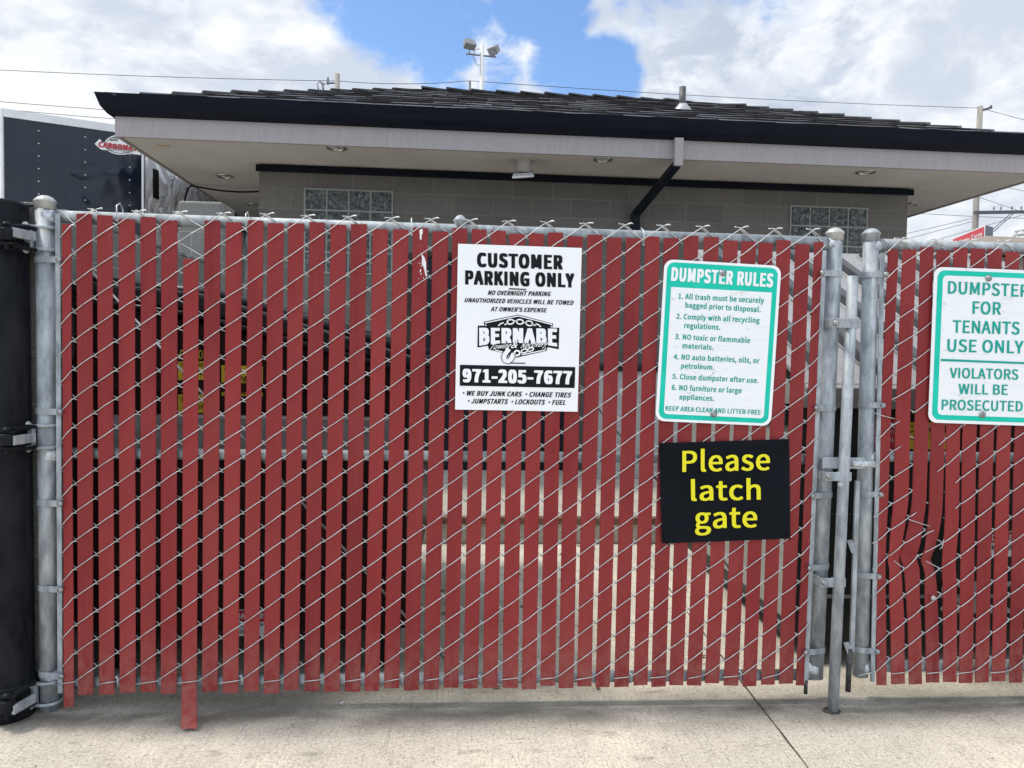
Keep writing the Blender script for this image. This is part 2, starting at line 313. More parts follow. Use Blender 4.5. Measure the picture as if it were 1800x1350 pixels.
MAT['brownroof'] = mk_mottle('brown_composition_roof', (0.16, 0.13, 0.105), (0.30, 0.26, 0.22), 25, 0.95)
MAT['tan'] = mk_mottle('tan_wall', (0.40, 0.36, 0.30), (0.48, 0.43, 0.36), 6, 0.9)
MAT['leaf'] = mk_mottle('dry_leaf', (0.06, 0.035, 0.02), (0.20, 0.13, 0.07), 80, 0.9)

for nm in ('black', 'gutter', 'downspout', 'signblack', 'door', 'maroon', 'dgreen', 'doorframe', 'ink', 'blacklid', 'rubber', 'cable'):
    MAT[nm].node_tree.nodes['Principled BSDF'].inputs['Specular IOR Level'].default_value = 0.16
for nm in ('signblack', 'ink', 'gutter', 'black', 'downspout'):
    MAT[nm].node_tree.nodes['Principled BSDF'].inputs['Specular IOR Level'].default_value = 0.07
for nm in ('signwhite', 'signcracked', 'green', 'greentext', 'yellow'):
    MAT[nm].node_tree.nodes['Principled BSDF'].inputs['Specular IOR Level'].default_value = 0.25
# ------------------------------------------------------------------ mesh building
class MB:
    def __init__(s): s.v = []; s.f = []; s.sm = []
    def add(s, vs, fs, smooth=False):
        o = len(s.v); s.v += [Vector(x) for x in vs]
        for f in fs: s.f.append([i + o for i in f]); s.sm.append(smooth)
    def box(s, c, hx, hy, hz, ax=Vector((1, 0, 0)), ay=Vector((0, 1, 0)), az=Vector((0, 0, 1))):
        c = Vector(c); vs = []
        for sz in (-1, 1):
            for sx_, sy in ((-1, -1), (1, -1), (1, 1), (-1, 1)): vs.append(c + ax * (sx_ * hx) + ay * (sy * hy) + az * (sz * hz))
        s.add(vs, [(3, 2, 1, 0), (4, 5, 6, 7), (0, 1, 5, 4), (1, 2, 6, 5), (2, 3, 7, 6), (3, 0, 4, 7)])
    def hexa(s, b, t):                     # bottom quad, top quad
        s.add(list(b) + list(t), [(3, 2, 1, 0), (4, 5, 6, 7), (0, 1, 5, 4), (1, 2, 6, 5), (2, 3, 7, 6), (3, 0, 4, 7)])
    def tube(s, pts, r, n=8, cap=True):
        pts = [Vector(p) for p in pts]; o = len(s.v); rr = r if isinstance(r, (list, tuple)) else [r] * len(pts)
        prev = None
        for i, p in enumerate(pts):
            t = (pts[min(i + 1, len(pts) - 1)] - pts[max(i - 1, 0)])
            if t.length < 1e-9: t = Vector((0, 0, 1))
            t.normalize()
            a = Vector((0, 0, 1)) if prev is None else prev
            if abs(a.dot(t)) > 0.95 and prev is None: a = Vector((1, 0, 0))
            x = (a - t * a.dot(t)); x = x.normalized() if x.length > 1e-6 else t.orthogonal().normalized(); prev = x
            y = t.cross(x)
            for j in range(n):
                an = 2 * math.pi * j / n; s.v.append(p + (x * math.cos(an) + y * math.sin(an)) * rr[i])
        for i in range(len(pts) - 1):
            for j in range(n):
                a0 = o + i * n + j; a1 = o + i * n + (j + 1) % n; s.f.append([a0, a1, a1 + n, a0 + n]); s.sm.append(True)
        if cap:
            s.f.append([o + j for j in range(n)][::-1]); s.sm.append(False)
            q = o + (len(pts) - 1) * n; s.f.append([q + j for j in range(n)]); s.sm.append(False)
    def lathe(s, p0, axis, prof, n=20):    # prof: (radius, distance along axis)
        axis = Vector(axis).normalized(); x = axis.orthogonal().normalized(); y = axis.cross(x); o = len(s.v); p0 = Vector(p0)
        for r, h in prof:
            for j in range(n):
                an = 2 * math.pi * j / n; s.v.append(p0 + axis * h + (x * math.cos(an) + y * math.sin(an)) * max(r, 1e-4))
        for i in range(len(prof) - 1):
            for j in range(n):
                a0 = o + i * n + j; a1 = o + i * n + (j + 1) % n; s.f.append([a0, a1, a1 + n, a0 + n]); s.sm.append(True)
        s.f.append([o + j for j in range(n)][::-1]); s.sm.append(False)
        q = o + (len(prof) - 1) * n; s.f.append([q + j for j in range(n)]); s.sm.append(False)
    def prism(s, poly, off):               # flat polygon swept by off
        n = len(poly); off = Vector(off); vs = [Vector(p) for p in poly] + [Vector(p) + off for p in poly]
        s.add(vs, [list(range(n))[::-1], list(range(n, 2 * n))] + [(i, (i + 1) % n, n + (i + 1) % n, n + i) for i in range(n)])
    def build(s, name, mat, parent=None, org=None, bevel=0.0, autos=False):
        me = bpy.data.meshes.new(name)
        if parent is not None: o0 = Vector(parent.get('_org', (0, 0, 0)))
        else: o0 = Vector(org) if org is not None else Vector((0, 0, 0))
        me.from_pydata([tuple(p - o0) for p in s.v], [], s.f); me.polygons.foreach_set('use_smooth', s.sm)
        me.materials.append(MAT[mat] if isinstance(mat, str) else mat); me.update()
        o = bpy.data.objects.new(name, me); COL.objects.link(o)
        if parent is not None: o.parent = parent
        else: o.location = o0
        o['_org'] = tuple(o0)
        if bevel:
            b = o.modifiers.new('bevel', 'BEVEL'); b.width = bevel; b.segments = 2; b.limit_method = 'ANGLE'; b.angle_limit = R_(40)
        return o
def tag(o, label, cat, group=None):
    o['label'] = label; o['category'] = cat
    if group: o['group'] = group
    return o
def thing(name, label, cat, loc, group=None):
    o = bpy.data.objects.new(name, None); COL.objects.link(o); o.location = loc; o['_org'] = tuple(loc); o.empty_display_size = 0.1
    return tag(o, label, cat, group)
def struct(o, kind='structure'): o['kind'] = kind; return o

# text: vertices of one line in font units; the grotesque face ships with Blender, its built-in face is the fallback
try:
    import os
    SANS = bpy.data.fonts.load(os.path.join(bpy.utils.system_resource('DATAFILES'), 'fonts', 'Noto Sans CJK Regular.woff2'))
except Exception:
    SANS = None
def glyphs(txt, shear=0.0, space=1.0, sans=True):
    cu = bpy.data.curves.new('t', 'FONT')
    if sans and SANS: cu.font = SANS
    cu.body = txt; cu.size = 1.0; cu.shear = shear; cu.space_character = space; cu.resolution_u = 4
    ob = bpy.data.objects.new('t', cu); me = ob.to_mesh()
    vs = [Vector(v.co) for v in me.vertices]; fs = [list(p.vertices) for p in me.polygons]
    ob.to_mesh_clear(); bpy.data.objects.remove(ob); bpy.data.curves.remove(cu)
    return vs, fs
CAPS_ = {s_: max(v.y for v in glyphs('H', sans=s_)[0]) for s_ in (True, False)}
def lay_text(mb, txt, bl, br, tl, place, bold=0.0, shear=0.0, arch=0.0, space=None, sans=True):
    """lay one line between two baseline ends; tl is the top of a capital above bl; place maps photo coordinates to the sign's plane.
    Weight is added by striking the line several times, shifted a little, each a hair in front of the last."""
    vs, fs = glyphs(txt, shear, space or (1 + bold * 1.1), sans); bold *= CAPS_[sans] / .72; by_ = bold * .40; cap = CAPS_[sans] + by_
    x0 = min(v.x for v in vs) - bold; x1 = max(v.x for v in vs) + bold
    strikes = [(0, 0)] if bold == 0 else [(a_ * bold, b_ * by_) for b_ in (-1, 1) for a_ in (-1, -.4, .4, 1)]
    for n_, (ox, oy) in enumerate(strikes):
        out = []
        for v in vs:
            t = (v.x + ox - x0) / (x1 - x0); h = (v.y + oy + by_) / (cap + by_)
            px = bl[0] + (br[0] - bl[0]) * t + (tl[0] - bl[0]) * h; py = bl[1] + (br[1] - bl[1]) * t + (tl[1] - bl[1]) * h + arch * (2 * t - 1) ** 2 * (1 - h)
            q = place(px, py); out.append(q + (CAM - q).normalized() * .00003 * n_)
        mb.add(out, fs)
def lay_poly(mb, pts, place): mb.add([place(*p) for p in pts], [list(range(len(pts)))])
def lay_stroke(mb, pts, w, place, closed=False):
    P = [Vector(p) for p in pts]; n = len(P); L = []
    for i in range(n):
        a = P[(i - 1) % n] if closed or i > 0 else P[i]; b = P[(i + 1) % n] if closed or i < n - 1 else P[i]
        t = (b - a).normalized(); nn = Vector((-t.y, t.x)) * (w / 2); L.append((P[i] + nn, P[i] - nn))
    vs = []
    for a, b in L: vs += [place(a.x, a.y), place(b.x, b.y)]
    m_ = n if closed else n - 1
    mb.add(vs, [(2 * i, 2 * ((i + 1) % n), 2 * ((i + 1) % n) + 1, 2 * i + 1) for i in range(m_)])
def ell(cx, cy, rx, ry, n=20, a0=0, a1=360, tilt=0):
    o = []
    for i in range(n if a1 - a0 == 360 else n + 1):
        a = R_(a0 + (a1 - a0) * i / n); x, y = rx * math.cos(a), ry * math.sin(a); c_, s_ = math.cos(R_(tilt)), math.sin(R_(tilt))
        o.append((cx + x * c_ - y * s_, cy + x * s_ + y * c_))
    return o
# ================================================================== SETTING
def sheet(name, x0, x1, y0, y1, z, mat, ):
    mb = MB(); mb.add([(x0, y0, z), (x1, y0, z), (x1, y1, z), (x0, y1, z)], [(0, 1, 2, 3)])
    return struct(mb.build(name, mat))
sheet('ground', -900, 900, -900, 900, -0.004, 'asphalt')
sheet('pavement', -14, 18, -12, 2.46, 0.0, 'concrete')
# saw-cut joint running out under the gate
mb = MB(); j0 = onZ(1296, 1190, 0); j1 = onZ(1420, 1350, 0); dj = (j1 - j0).normalized(); nj = Vector((-dj.y, dj.x, 0))
pts = []; L = 5.2; st = j0 - dj * 1.9
for i in range(80):
    c = st + dj * (L * i / 79); w = 0.0036 * random.uniform(0.5, 1.35); off = random.uniform(-.0015, .0015)
    pts.append((c + nj * (w + off) + EZ * 0.003, c - nj * (w - off) + EZ * 0.003))
vs = [p for q in pts for p in q]
mb.add(vs, [(2 * i, 2 * i + 1, 2 * i + 3, 2 * i + 2) for i in range(79)])
struct(mb.build('pavement_joint', 'joint'))
# raised walk along the building, with a steel angle on its nose
mb = MB(); mb.box((3.0, (2.462 + 4.72) / 2, 0.09), 9.0, (4.72 - 2.462) / 2, 0.09)
struct(mb.build('walkway', 'concrete_far', bevel=0.008))
mb = MB(); mb.box((2.4, 2.452, 0.165), 1.35, 0.006, 0.022); mb.box((2.4, 2.49, 0.184), 1.35, 0.035, 0.003)
tag(mb.build('edge_angle', 'rust', org=(2.4, 2.45, 0.17)), 'rusty steel angle along the nose of the raised concrete walk', 'edging')

# ------------------------------------------------------------------ the building
BK, SZ = 4.65, 3.165
A0, A1, K0, K1 = -1.43, 7.19, 3.86, 8.90
WA0, WA1 = -0.425, 6.245
b_org = B(0, BK, 0)
bld = thing('building', 'low block building with a dark tiled hip roof and deep boxed eaves', 'building', b_org)
mb = MB(); mb.box(B((WA0 + WA1) / 2, (BK + 8.05) / 2, SZ / 2 + .02), (WA1 - WA0) / 2, (8.05 - BK) / 2, SZ / 2 - .02, EX, EY, EZ)
mb.build('wall', 'wallblock', bld, bevel=0.012)
mb = MB(); mb.box(B((WA0 + WA1) / 2 + .01, BK - .012, 3.131), (WA1 - WA0) / 2 + .035, 0.012, 0.032, EX, EY, EZ); mb.build('frieze_band', 'gutter', bld, bevel=0.003)
mb = MB(); mb.box(B((A0 + A1) / 2, (K0 + K1) / 2, SZ + .022), (A1 - A0) / 2 - .034, (K1 - K0) / 2 - .034, 0.012, EX, EY, EZ)
# perforated vent strips let into the soffit
mb2 = MB()
for kk in (BK - .045,):
    for i in range(150): mb2.box(B(WA0 - .06 + i * .0456, kk, SZ + .0095), .010, .003, .0008, EX, EY, EZ)
soff = mb.build('soffit', 'soffit', bld); mb2.build('vent_grille', 'cable', soff)
FT = 3.345
mb = MB()
mb.box(B((A0 + A1) / 2, K0 + .015, (SZ + FT) / 2), (A1 - A0) / 2, .015, (FT - SZ) / 2, EX, EY, EZ)
mb.box(B((A0 + A1) / 2, K1 - .015, (SZ + FT) / 2), (A1 - A0) / 2, .015, (FT - SZ) / 2, EX, EY, EZ)
for a in (A0 + .015, A1 - .015): mb.box(B(a, (K0 + K1) / 2, (SZ + FT) / 2), .015, (K1 - K0) / 2 - .031, (FT - SZ) / 2, EX, EY, EZ)
mb.build('fascia', 'fascia', bld, bevel=0.002)
# gutter: one profile carried round the eaves with mitred corners
prof = [(0.002, 3.335), (0.045, 3.345), (0.085, 3.395), (0.118, 3.497), (0.104, 3.497), (0.085, 3.47), (0.002, 3.47)]
mb = MB(); rings = []
for (a, k, sa, sk) in ((A0, K0, -1, -1), (A1, K0, 1, -1), (A1, K1, 1, 1), (A0, K1, -1, 1)):
    rings.append([B(a + sa * o, k + sk * o, z) for o, z in prof])
n = len(prof); vs = [p for r in rings for p in r]; fs = []
for i in range(4):
    for j in range(n): fs.append((i * n + j, ((i + 1) % 4) * n + j, ((i + 1) % 4) * n + (j + 1) % n, i * n + (j + 1) % n))
mb.add(vs, fs); gut = mb.build('gutter', 'gutter', bld)
# roof
ZE, ZR = 3.47, 4.545; HD = (K1 - K0) / 2
mb = MB()
c = [B(A0 - .03, K0 - .03, ZE), B(A1 + .03, K0 - .03, ZE), B(A1 + .03, K1 + .03, ZE), B(A0 - .03, K1 + .03, ZE)]
r0, r1 = B(A0 + HD, (K0 + K1) / 2, ZR), B(A1 - HD, (K0 + K1) / 2, ZR)
mb.add(c + [r0, r1], [(0, 1, 5, 4), (1, 2, 5), (2, 3, 4, 5), (3, 0, 4), (3, 2, 1, 0)])
rnd = random.Random(11)
def slope(P0, P1, inward):
    al = (P1 - P0).normalized(); Ltot = (P1 - P0).length; run = HD + .03; rise = ZR - ZE
    upv = (inward * run + EZ * rise).normalized(); nrm = al.cross(upv).normalized()
    if nrm.z < 0: nrm = -nrm
    SL = math.hypot(run, rise); ex_ = 0.255; ncs = int(SL / ex_) + 1; cosp = run / SL
    for j in range(ncs):
        s0 = j * ex_ - 0.015; p = max(0, s0 * cosp); x = p - rnd.uniform(0, .3)
        while x < Ltot - p:
            w = rnd.choice((.27, .29, .31)); a = max(x, p - .02); b = min(x + w, Ltot - p + .02)
            if b - a > .05:
                ds = rnd.uniform(-.006, .006); h = rnd.uniform(.034, .043); th = .028
                s1 = min(s0 + ex_ * 1.25, SL + .02)
                tw = rnd.uniform(-.003, .003)
                def q(xx, ss, hh): return P0 + al * xx + upv * ss + nrm * hh
                pe = max(0, s1 * cosp); a2 = max(a, pe - .03); b2 = min(b, Ltot - pe + .03)
                if b2 - a2 > .02:
                    g = .004
                    mb.hexa([q(a + g, s0 + ds, h - th + tw), q(b - g, s0 + ds, h - th - tw), q(b2 - g, s1, .001), q(a2 + g, s1, .001)],
                            [q(a + g, s0 + ds, h + tw), q(b - g, s0 + ds, h - tw), q(b2 - g, s1, .0195), q(a2 + g, s1, .0195)])
            x += w
slope(c[0], c[1], EY); slope(c[1], c[2], -EX); slope(c[2], c[3], -EY); slope(c[3], c[0], EX)
def caps(Pa, Pb):
    d = Pb - Pa; L_ = d.length; d.normalize(); side = Vector((-d.y, d.x, 0)).normalized(); nn = side.cross(d); nn = nn if nn.z > 0 else -nn
    m_ = int((L_ - .3) / .30)
    for i in range(m_ + 1):
        t0 = i * .30 - .02; t1 = t0 + .36; h0 = .056 + rnd.uniform(-.006, .006); h1 = .028
        for sgn in (-1, 1):
            o0 = Pa + d * t0 + nn * h0; o1 = Pa + d * t1 + nn * h1; w_ = side * sgn * .125 - nn * .035
            mb.hexa([o0 - nn * .02, o0 - nn * .02 + w_, o1 - nn * .02 + w_ * .8, o1 - nn * .02], [o0, o0 + w_, o1 + w_ * .8, o1])
caps(c[0], r0); caps(c[1], r1); caps(c[2], r1); caps(c[3], r0); caps(r0, r1)
roof = mb.build('roof', 'shake', bld)
# vent pipe through the front slope
va, vk = 3.955, 5.2; vz = ZE + (vk - K0 + .03) / (HD + .03) * (ZR - ZE)
mb = MB(); mb.lathe(B(va, vk, vz - .02), EZ, [(.036, 0), (.036, .285), (.030, .285), (.030, .25)], 18); vp = mb.build('vent_pipe', 'ventpipe', bld)
mb = MB(); mb.lathe(B(va, vk - .01, vz - .03), Vector((0, -.16, 1)), [(.115, 0), (.10, .045), (.060, .085), (.042, .11)], 18); mb.build('flashing', 'lead', vp)
# downspout
mb = MB(); mb.box(B(3.497, K0 - .036, 3.215), .040, .034, .125, EX, EY, EZ); dsp = mb.build('downspout', 'fascia', bld, bevel=.004)
def bar(mb, p, q, w, d_, axis):
    t = (q - p).normalized(); x = (axis - t * axis.dot(t)).normalized(); y = t.cross(x); mb.box((p + q) / 2, w, d_, (q - p).length / 2, x, y, t)
mb = MB(); e0, e1 = B(3.487, K0 - .03, 3.105), B(3.315, BK - .045, 2.80)
bar(mb, e0, e1, .036, .028, EX); mb.box(B(3.312, BK - .045, 1.50), .040, .034, 1.305, EX, EY, EZ); mb.build('lower_pipe', 'downspout', dsp, bevel=.004)
# glass block windows
def window(a0, a1, z1, nc, nr, zb):
    W_ = (a1 - a0) / nc; H_ = (z1 - zb) / nr; g = .018
    mbg = MB(); mbg.box(B((a0 + a1) / 2, BK - .006, (z1 + zb) / 2), (a1 - a0) / 2 + .008, .007, (z1 - zb) / 2 + .008, EX, EY, EZ)
    w = mbg.build('window', 'grout', bld)
    mbp = MB()
    for i in range(nc):
        for j in range(nr):
            c_ = B(a0 + W_ * (i + .5), BK - .016, zb + H_ * (j + .5)); hw, hh = W_ / 2 - g / 2, H_ / 2 - g / 2
            ring = []
            for s_, dy in ((1.0, .004), (1.0, -.004), (.86, -.011), (.80, -.006), (.5, -.010)):
                ring.append([c_ + EX * (sx_ * hw * s_) + EZ * (sz_ * hh * s_) + EY * dy for sx_, sz_ in ((-1, -1), (1, -1), (1, 1), (-1, 1))])
            vs = [p for r in ring for p in r]; fs = []
            for q in range(len(ring) - 1):
                for t in range(4): fs.append((q * 4 + t, q * 4 + (t + 1) % 4, q * 4 + 4 + (t + 1) % 4, q * 4 + 4 + t))
            q = (len(ring) - 1) * 4; fs.append((q, q + 1, q + 2, q + 3)); mbp.add(vs, fs)
    mbp.build('glass_blocks', 'glass', w, bevel=.004)
(wa0, wz1), (wa1, _) = onB(536, 331, BK), onB(690, 338, BK)
window(wa0, wa1, 2.945, 4, 4, 2.945 - .815)
(wa0, _), (wa1, _) = onB(1390, 361, BK), onB(1524, 368, BK)
window(wa0, wa1, 2.945, 4, 4, 2.945 - .80)
# soffit lights
def soffit_light(u, v):
    p = onZ(u, v, SZ); a, kk = p.dot(EX), p.dot(EY)
    mb = MB(); mb.lathe(B(a, kk, SZ + .012), -EZ, [(.092, 0), (.092, .010), (.078, .016), (.066, .012), (.066, -.035)], 24); l = mb.build('soffit_light', 'chrome', bld)
    mb = MB(); mb.lathe(B(a, kk, SZ + .008), -EZ, [(.064, -.03), (.064, -.01)], 20); mb.build('baffle', 'cable', l)
    mb = MB(); mb.lathe(B(a, kk, SZ + .02), -EZ, [(.012, 0), (.026, .012), (.026, .022), (.010, .030)], 14); mb.build('bulb', 'lampglass', l)
for uv in ((592, 262), (395, 311), (1060, 282), (1522, 304), (1602, 360), (444, 361)): soffit_light(*uv)
# floodlight box under the soffit
fa, fk = 2.115, 4.13
mb = MB(); mb.lathe(B(fa, fk, SZ + .012), -EZ, [(.085, 0), (.085, .012), (.074, .016), (.074, .125), (.06, .13)], 22); fl = mb.build('flood_fixture', 'lightgrey', bld)
mb = MB()
fr = [B(fa - .10, fk - .10, 2.985), B(fa + .085, fk - .075, 3.01), B(fa + .10, fk + .08, 3.06), B(fa - .085, fk + .06, 3.04)]
for i in range(4): mb.tube([fr[i], fr[(i + 1) % 4]], .011, 6)
mb.build('lens_frame', 'trim', fl)
mb = MB(); mb.add([fr[i] * .96 + (sum(fr, Vector()) / 4) * .04 + EZ * .01 for i in range(4)], [(0, 1, 2, 3)]); mb.prism([p + EZ * .012 for p in fr], EZ * .02); mb.build('lens', 'lightgrey', fl)
# cable and a patch of old tape
mb = MB(); pp = []
for i in range(13):
    t = i / 12; pp.append(B(-1.40 + t * .985, 5.66, SZ - .012 - .05 * math.sin(math.pi * t) * (1 if t < .9 else .6)))
pp = [B(-1.46, 5.62, 2.93), B(-1.455, 5.63, 3.03), B(-1.44, 5.65, 3.12)] + pp
mb.tube(pp, .011, 6); mb.build('cable', 'cable', bld)
tp = onZ(287, 258, SZ); mb = MB(); mb.box(tp + EZ * .009, .055, .022, .0012, EX, EY, EZ); mb.build('tape_patch', 'tape', bld)
# double door in the shade behind the fence
mb = MB()
for a in (1.045, 2.705): mb.box(B(a, BK - .02, 1.26), .028, .022, 1.08, EX, EY, EZ)
mb.box(B(1.875, BK - .02, 2.335), .802, .022, .026, EX, EY, EZ); mb.build('door_frame', 'doorframe', bld, bevel=.004)
for a in (1.475, 2.275):
    mb = MB(); mb.box(B(a, BK - .012, 1.244), .398, .012, 1.064, EX, EY, EZ); d_ = mb.build('door', 'door', bld, bevel=.004)
    s_ = 1 if a < 1.8 else -1
    mb = MB(); hx = a + s_ * .34; mb.tube([B(hx, BK - .024, 1.10), B(hx, BK - .07, 1.10), B(hx, BK - .07, 1.40), B(hx, BK - .024, 1.40)], .010, 8); mb.build('handle', 'galv', d_)

# ------------------------------------------------------------------ things inside the enclosure
cab = thing('utility_cabinet', 'grey metal utility cabinet with a dark lid on the raised walk by the wall', 'cabinet', B(3.35, 4.35, .18))
mb = MB(); mb.box(B(3.35, 4.38, .70), .47, .24, .52, EX, EY, EZ); mb.build('body', 'lightgrey', cab, bevel=.008)
mb = MB(); mb.box(B(3.35, 4.37, 1.255), .50, .27, .030, EX, EY, EZ); mb.build('lid', 'blacklid', cab, bevel=.012)
mb = MB(); mb.box(B(3.12, 4.137, 1.02), .03, .002, .035, EX, EY, EZ); mb.build('tag', 'white', cab)
wl_ = thing('block_wall', 'grey concrete block wall with a taller pilaster at its far end', 'wall', (-.15, .1, 0))
mb = MB(); mb.box((-.16, 1.02, .935), .105, .96, .935); mb.build('wall', 'cmu', wl_, bevel=.012)
# rough broken mortar bed along the top course
mb = MB(); rr = random.Random(3)
for i in range(46):
    y = .07 + i * .0413; h = rr.uniform(.004, .022); mb.box((-.16 + rr.uniform(-.01, .01), y, 1.868 + h / 2), .10, .020, h / 2 + .002)
mb.build('rough_top', 'cmu', wl_, bevel=.006)
mb = MB(); mb.box((-.165, 2.13, 1.14), .135, .13, 1.14); mb.build('pilaster', 'cmu', wl_, bevel=.014)

# ---- dumpsters
def sticker_text(par, lines, place, mat, name='lettering'):
    mb = MB()
    for a in lines: lay_text(mb, *a[:4], place, **(a[4] if len(a) > 4 else {}))
    return mb.build(name, mat, par)
DY = 0.27                                                     # near side of the left bin
ld = thing('dumpster', 'dark maroon dumpster with a sloping black lid and yellow caution stickers', 'dumpster', (.64, 1.1, 0))
xl, xr = -.03, 1.285
prof = [(xl, .20), (xr - .02, .20), (xr, .30), (xr, 1.27), (xl, 1.56)]
mb = MB(); mb.prism([Vector((x, DY, z)) for x, z in prof], (0, 1.72, 0)); mb.build('body', 'maroon', ld, bevel=.012)
mb = MB()
for x in (xl + .02, xr - .025): mb.box((x, DY - .014, .78), .022, .013, .56)
mb.box(((xl + xr) / 2, DY - .013, 1.20), (xr - xl) / 2 - .05, .012, .018)
mb.box(((xl + xr) / 2, DY - .010, .42), (xr - xl) / 2 - .05, .010, .015)
mb.build('side_ribs', 'maroon', ld, bevel=.004)
mb = MB()
mb.box((.68, DY - .045, 1.005), .54, .044, .085); mb.build('fork_pocket', 'pocket', ld, bevel=.008)
mb = MB()
lid = [(xl - .05, 1.62), (.45, 1.575), (xr + .02, 1.335), (xr + .05, 1.295), (xr + .02, 1.285), (.44, 1.50), (xl - .05, 1.565)]
mb.prism([Vector((x, DY - .05, z)) for x, z in lid], (0, 1.82, 0)); lidL = mb.build('lid', 'blacklid', ld, bevel=.014)
mb = MB(); mb.tube([Vector((x, DY - .058, z)) for x, z in ((xl - .05, 1.55), (.44, 1.488), (xr + .02, 1.272))], .010, 8)
for i in range(5):
    yy = DY + .18 + i * .34; mb.tube([Vector((x, yy, z + .012)) for x, z in ((xl - .03, 1.62), (.45, 1.575), (xr + .0, 1.345))], .022, 8)
mb.build('lid_rib', 'blacklid', lidL)
for x in (.08, 1.17):
    for y in (.40, 1.78):
        mb = MB(); mb.box((x, y, .165), .05, .05, .035); cs_ = mb.build('caster', 'maroon', ld)
        mb = MB(); mb.lathe((x - .022, y, .085), (1, 0, 0), [(.03, 0), (.082, .004), (.082, .04), (.03, .044)], 18); mb.build('wheel', 'rubber', cs_)
def onside(y):
    return lambda u, v: onY(u, v, y)
ly = DY - .003
def sticker(par, q, mat, y=None, name='sticker'):
    mb = MB(); P = onside(ly if y is None else y)
    pts = [P(*p) for p in q]; mb.prism(pts, (0, .002, 0)); return mb.build(name, mat, par)
s1 = sticker(ld, [(313, 612), (366, 612), (366, 726), (313, 726)], 'sticker')
P = onside(ly - .0015)
for v0 in (610, 668): mb = MB(); lay_poly(mb, [(313, v0), (313, v0 + 25), (366, v0 + 25), (366, v0)], P); mb.build('black_bar', 'ink', s1)
for v0 in (631, 689): sticker_text(s1, [('CAUTION', (316, v0), (364, v0), (316, v0 - 16), dict(bold=.02))], onside(ly - .003), 'sticker', 'heading')
sticker_text(s1, [('DO NOT PARK', (317, 645), (362, 645), (317, 638)), ('ON ANY', (320, 660), (362, 660), (320, 650)), ('SURFACE', (317, 707), (362, 707), (317, 699)), ('FOR', (338, 719), (360, 719), (338, 711))], onside(ly - .003), 'ink')
s2 = sticker(ld, [(389, 642), (462, 644), (462, 697), (389, 695)], 'sticker')
sticker_text(s2, [('THIS', (393, 656), (425, 656), (393, 647)), ('SPACE', (410, 671), (452, 672), (410, 661), dict(bold=.02)), ('NO PARKING', (392, 685), (464, 686), (392, 675), dict(bold=.02)), ('BLOCK', (396, 693), (448, 694), (396, 688))], onside(ly - .003), 'ink')
s3 = sticker(ld, [(413, 1072), (466, 1072), (466, 1118), (413, 1118)], 'white')
mb = MB(); P = onside(ly - .0015); lay_poly(mb, [(414, 1073), (414, 1093), (465, 1093), (465, 1073)], P); mb.build('red_panel', 'decalred', s3)
sticker_text(s3, [('DANGER', (416, 1088), (463, 1088), (416, 1078), dict(bold=.02))], onside(ly - .003), 'white', 'heading')
sticker_text(s3, [('KEEP', (418, 1103), (462, 1103), (418, 1096), dict(bold=.02)), ('OFF', (418, 1114), (440, 1114), (418, 1107), dict(bold=.02))], onside(ly - .003), 'ink')
s4 = sticker(ld, [(697, 660), (712, 661), (712, 728), (697, 727)], 'decalred')

gy = 0.36                                                     # near face of the right bin
gl = onZ(1404, 1135, .10).x + .015
rd = thing('dumpster', 'dark green dumpster with a ribbed grey lid behind the gate latch', 'dumpster', (gl + .95, gy + .8, 0))
gx1 = gl + 1.95
zf, zb_, zs_ = .10, 1.98, 1.22; gd = 1.62
mb = MB()
mb.prism([Vector((gl + .004, gy + y, z)) for y, z in ((0, zf), (gd, zf), (gd, zb_), (gd - .12, zb_), (0, zs_))], (gx1 - gl - .008, 0, 0)); mb.build('body', 'dgreen', rd, bevel=.010)
mb = MB(); mb.prism([Vector((gl, gy + y, z)) for y, z in ((.03, zf + .05), (gd - .04, zf + .02), (gd - .04, zb_ - .06), (gd - .16, zb_ - .06), (.03, zs_ - .06))], (-.008, 0, 0)); sd = mb.build('sunlit_side_panel', 'dside', rd)  # pale sheet over the bin's left side, its sunlight put into the colour
mb = MB(); mb.box((gl + .0, gy + gd / 2, zf + .03), .016, gd / 2, .03); mb.box((gl + .0, gy + .02, .66), .022, .02, .56); mb.box((gl, gy + .8, 1.10), .03, .66, .05); mb.build('side_rib', 'dgreen', rd, bevel=.004)
mb = MB(); mb.box(((gl + gx1) / 2, gy - .008, .31), (gx1 - gl) / 2, .008, .006); mb.build('seam_strip', 'pocket', rd)
mb = MB(); mb.box(((gl + gx1) / 2, gy - .012, 1.17), (gx1 - gl) / 2, .012, .03); mb.box(((gl + gx1) / 2, gy - .012, .66), (gx1 - gl) / 2, .012, .02); mb.build('front_rib', 'dgreen', rd, bevel=.004)
# lid: a sloping sheet with raised ribs running down it
l0, l1 = Vector((0, gy - .07, zs_ + .02)), Vector((0, gy + gd - .05, zb_ + .06)); ls = (l1 - l0); ln = Vector((0, -ls.z, ls.y)).normalized()
mb = MB(); X0, X1 = gl - .05, gx1 + .04
def LP(x, t, h): return Vector((x, 0, 0)) + l0 + ls * t + ln * h
mb.hexa([LP(X0, 0, -.015), LP(X1, 0, -.015), LP(X1, 1, -.015), LP(X0, 1, -.015)], [LP(X0, 0, .012), LP(X1, 0, .012), LP(X1, 1, .012), LP(X0, 1, .012)])
mb.hexa([LP(X0, -.02, -.09), LP(X1, -.02, -.09), LP(X1, .0, -.09), LP(X0, .0, -.09)], [LP(X0, -.02, .012), LP(X1, -.02, .012), LP(X1, .0, .012), LP(X0, .0, .012)])
lidR = mb.build('lid', 'greylid', rd, bevel=.008)
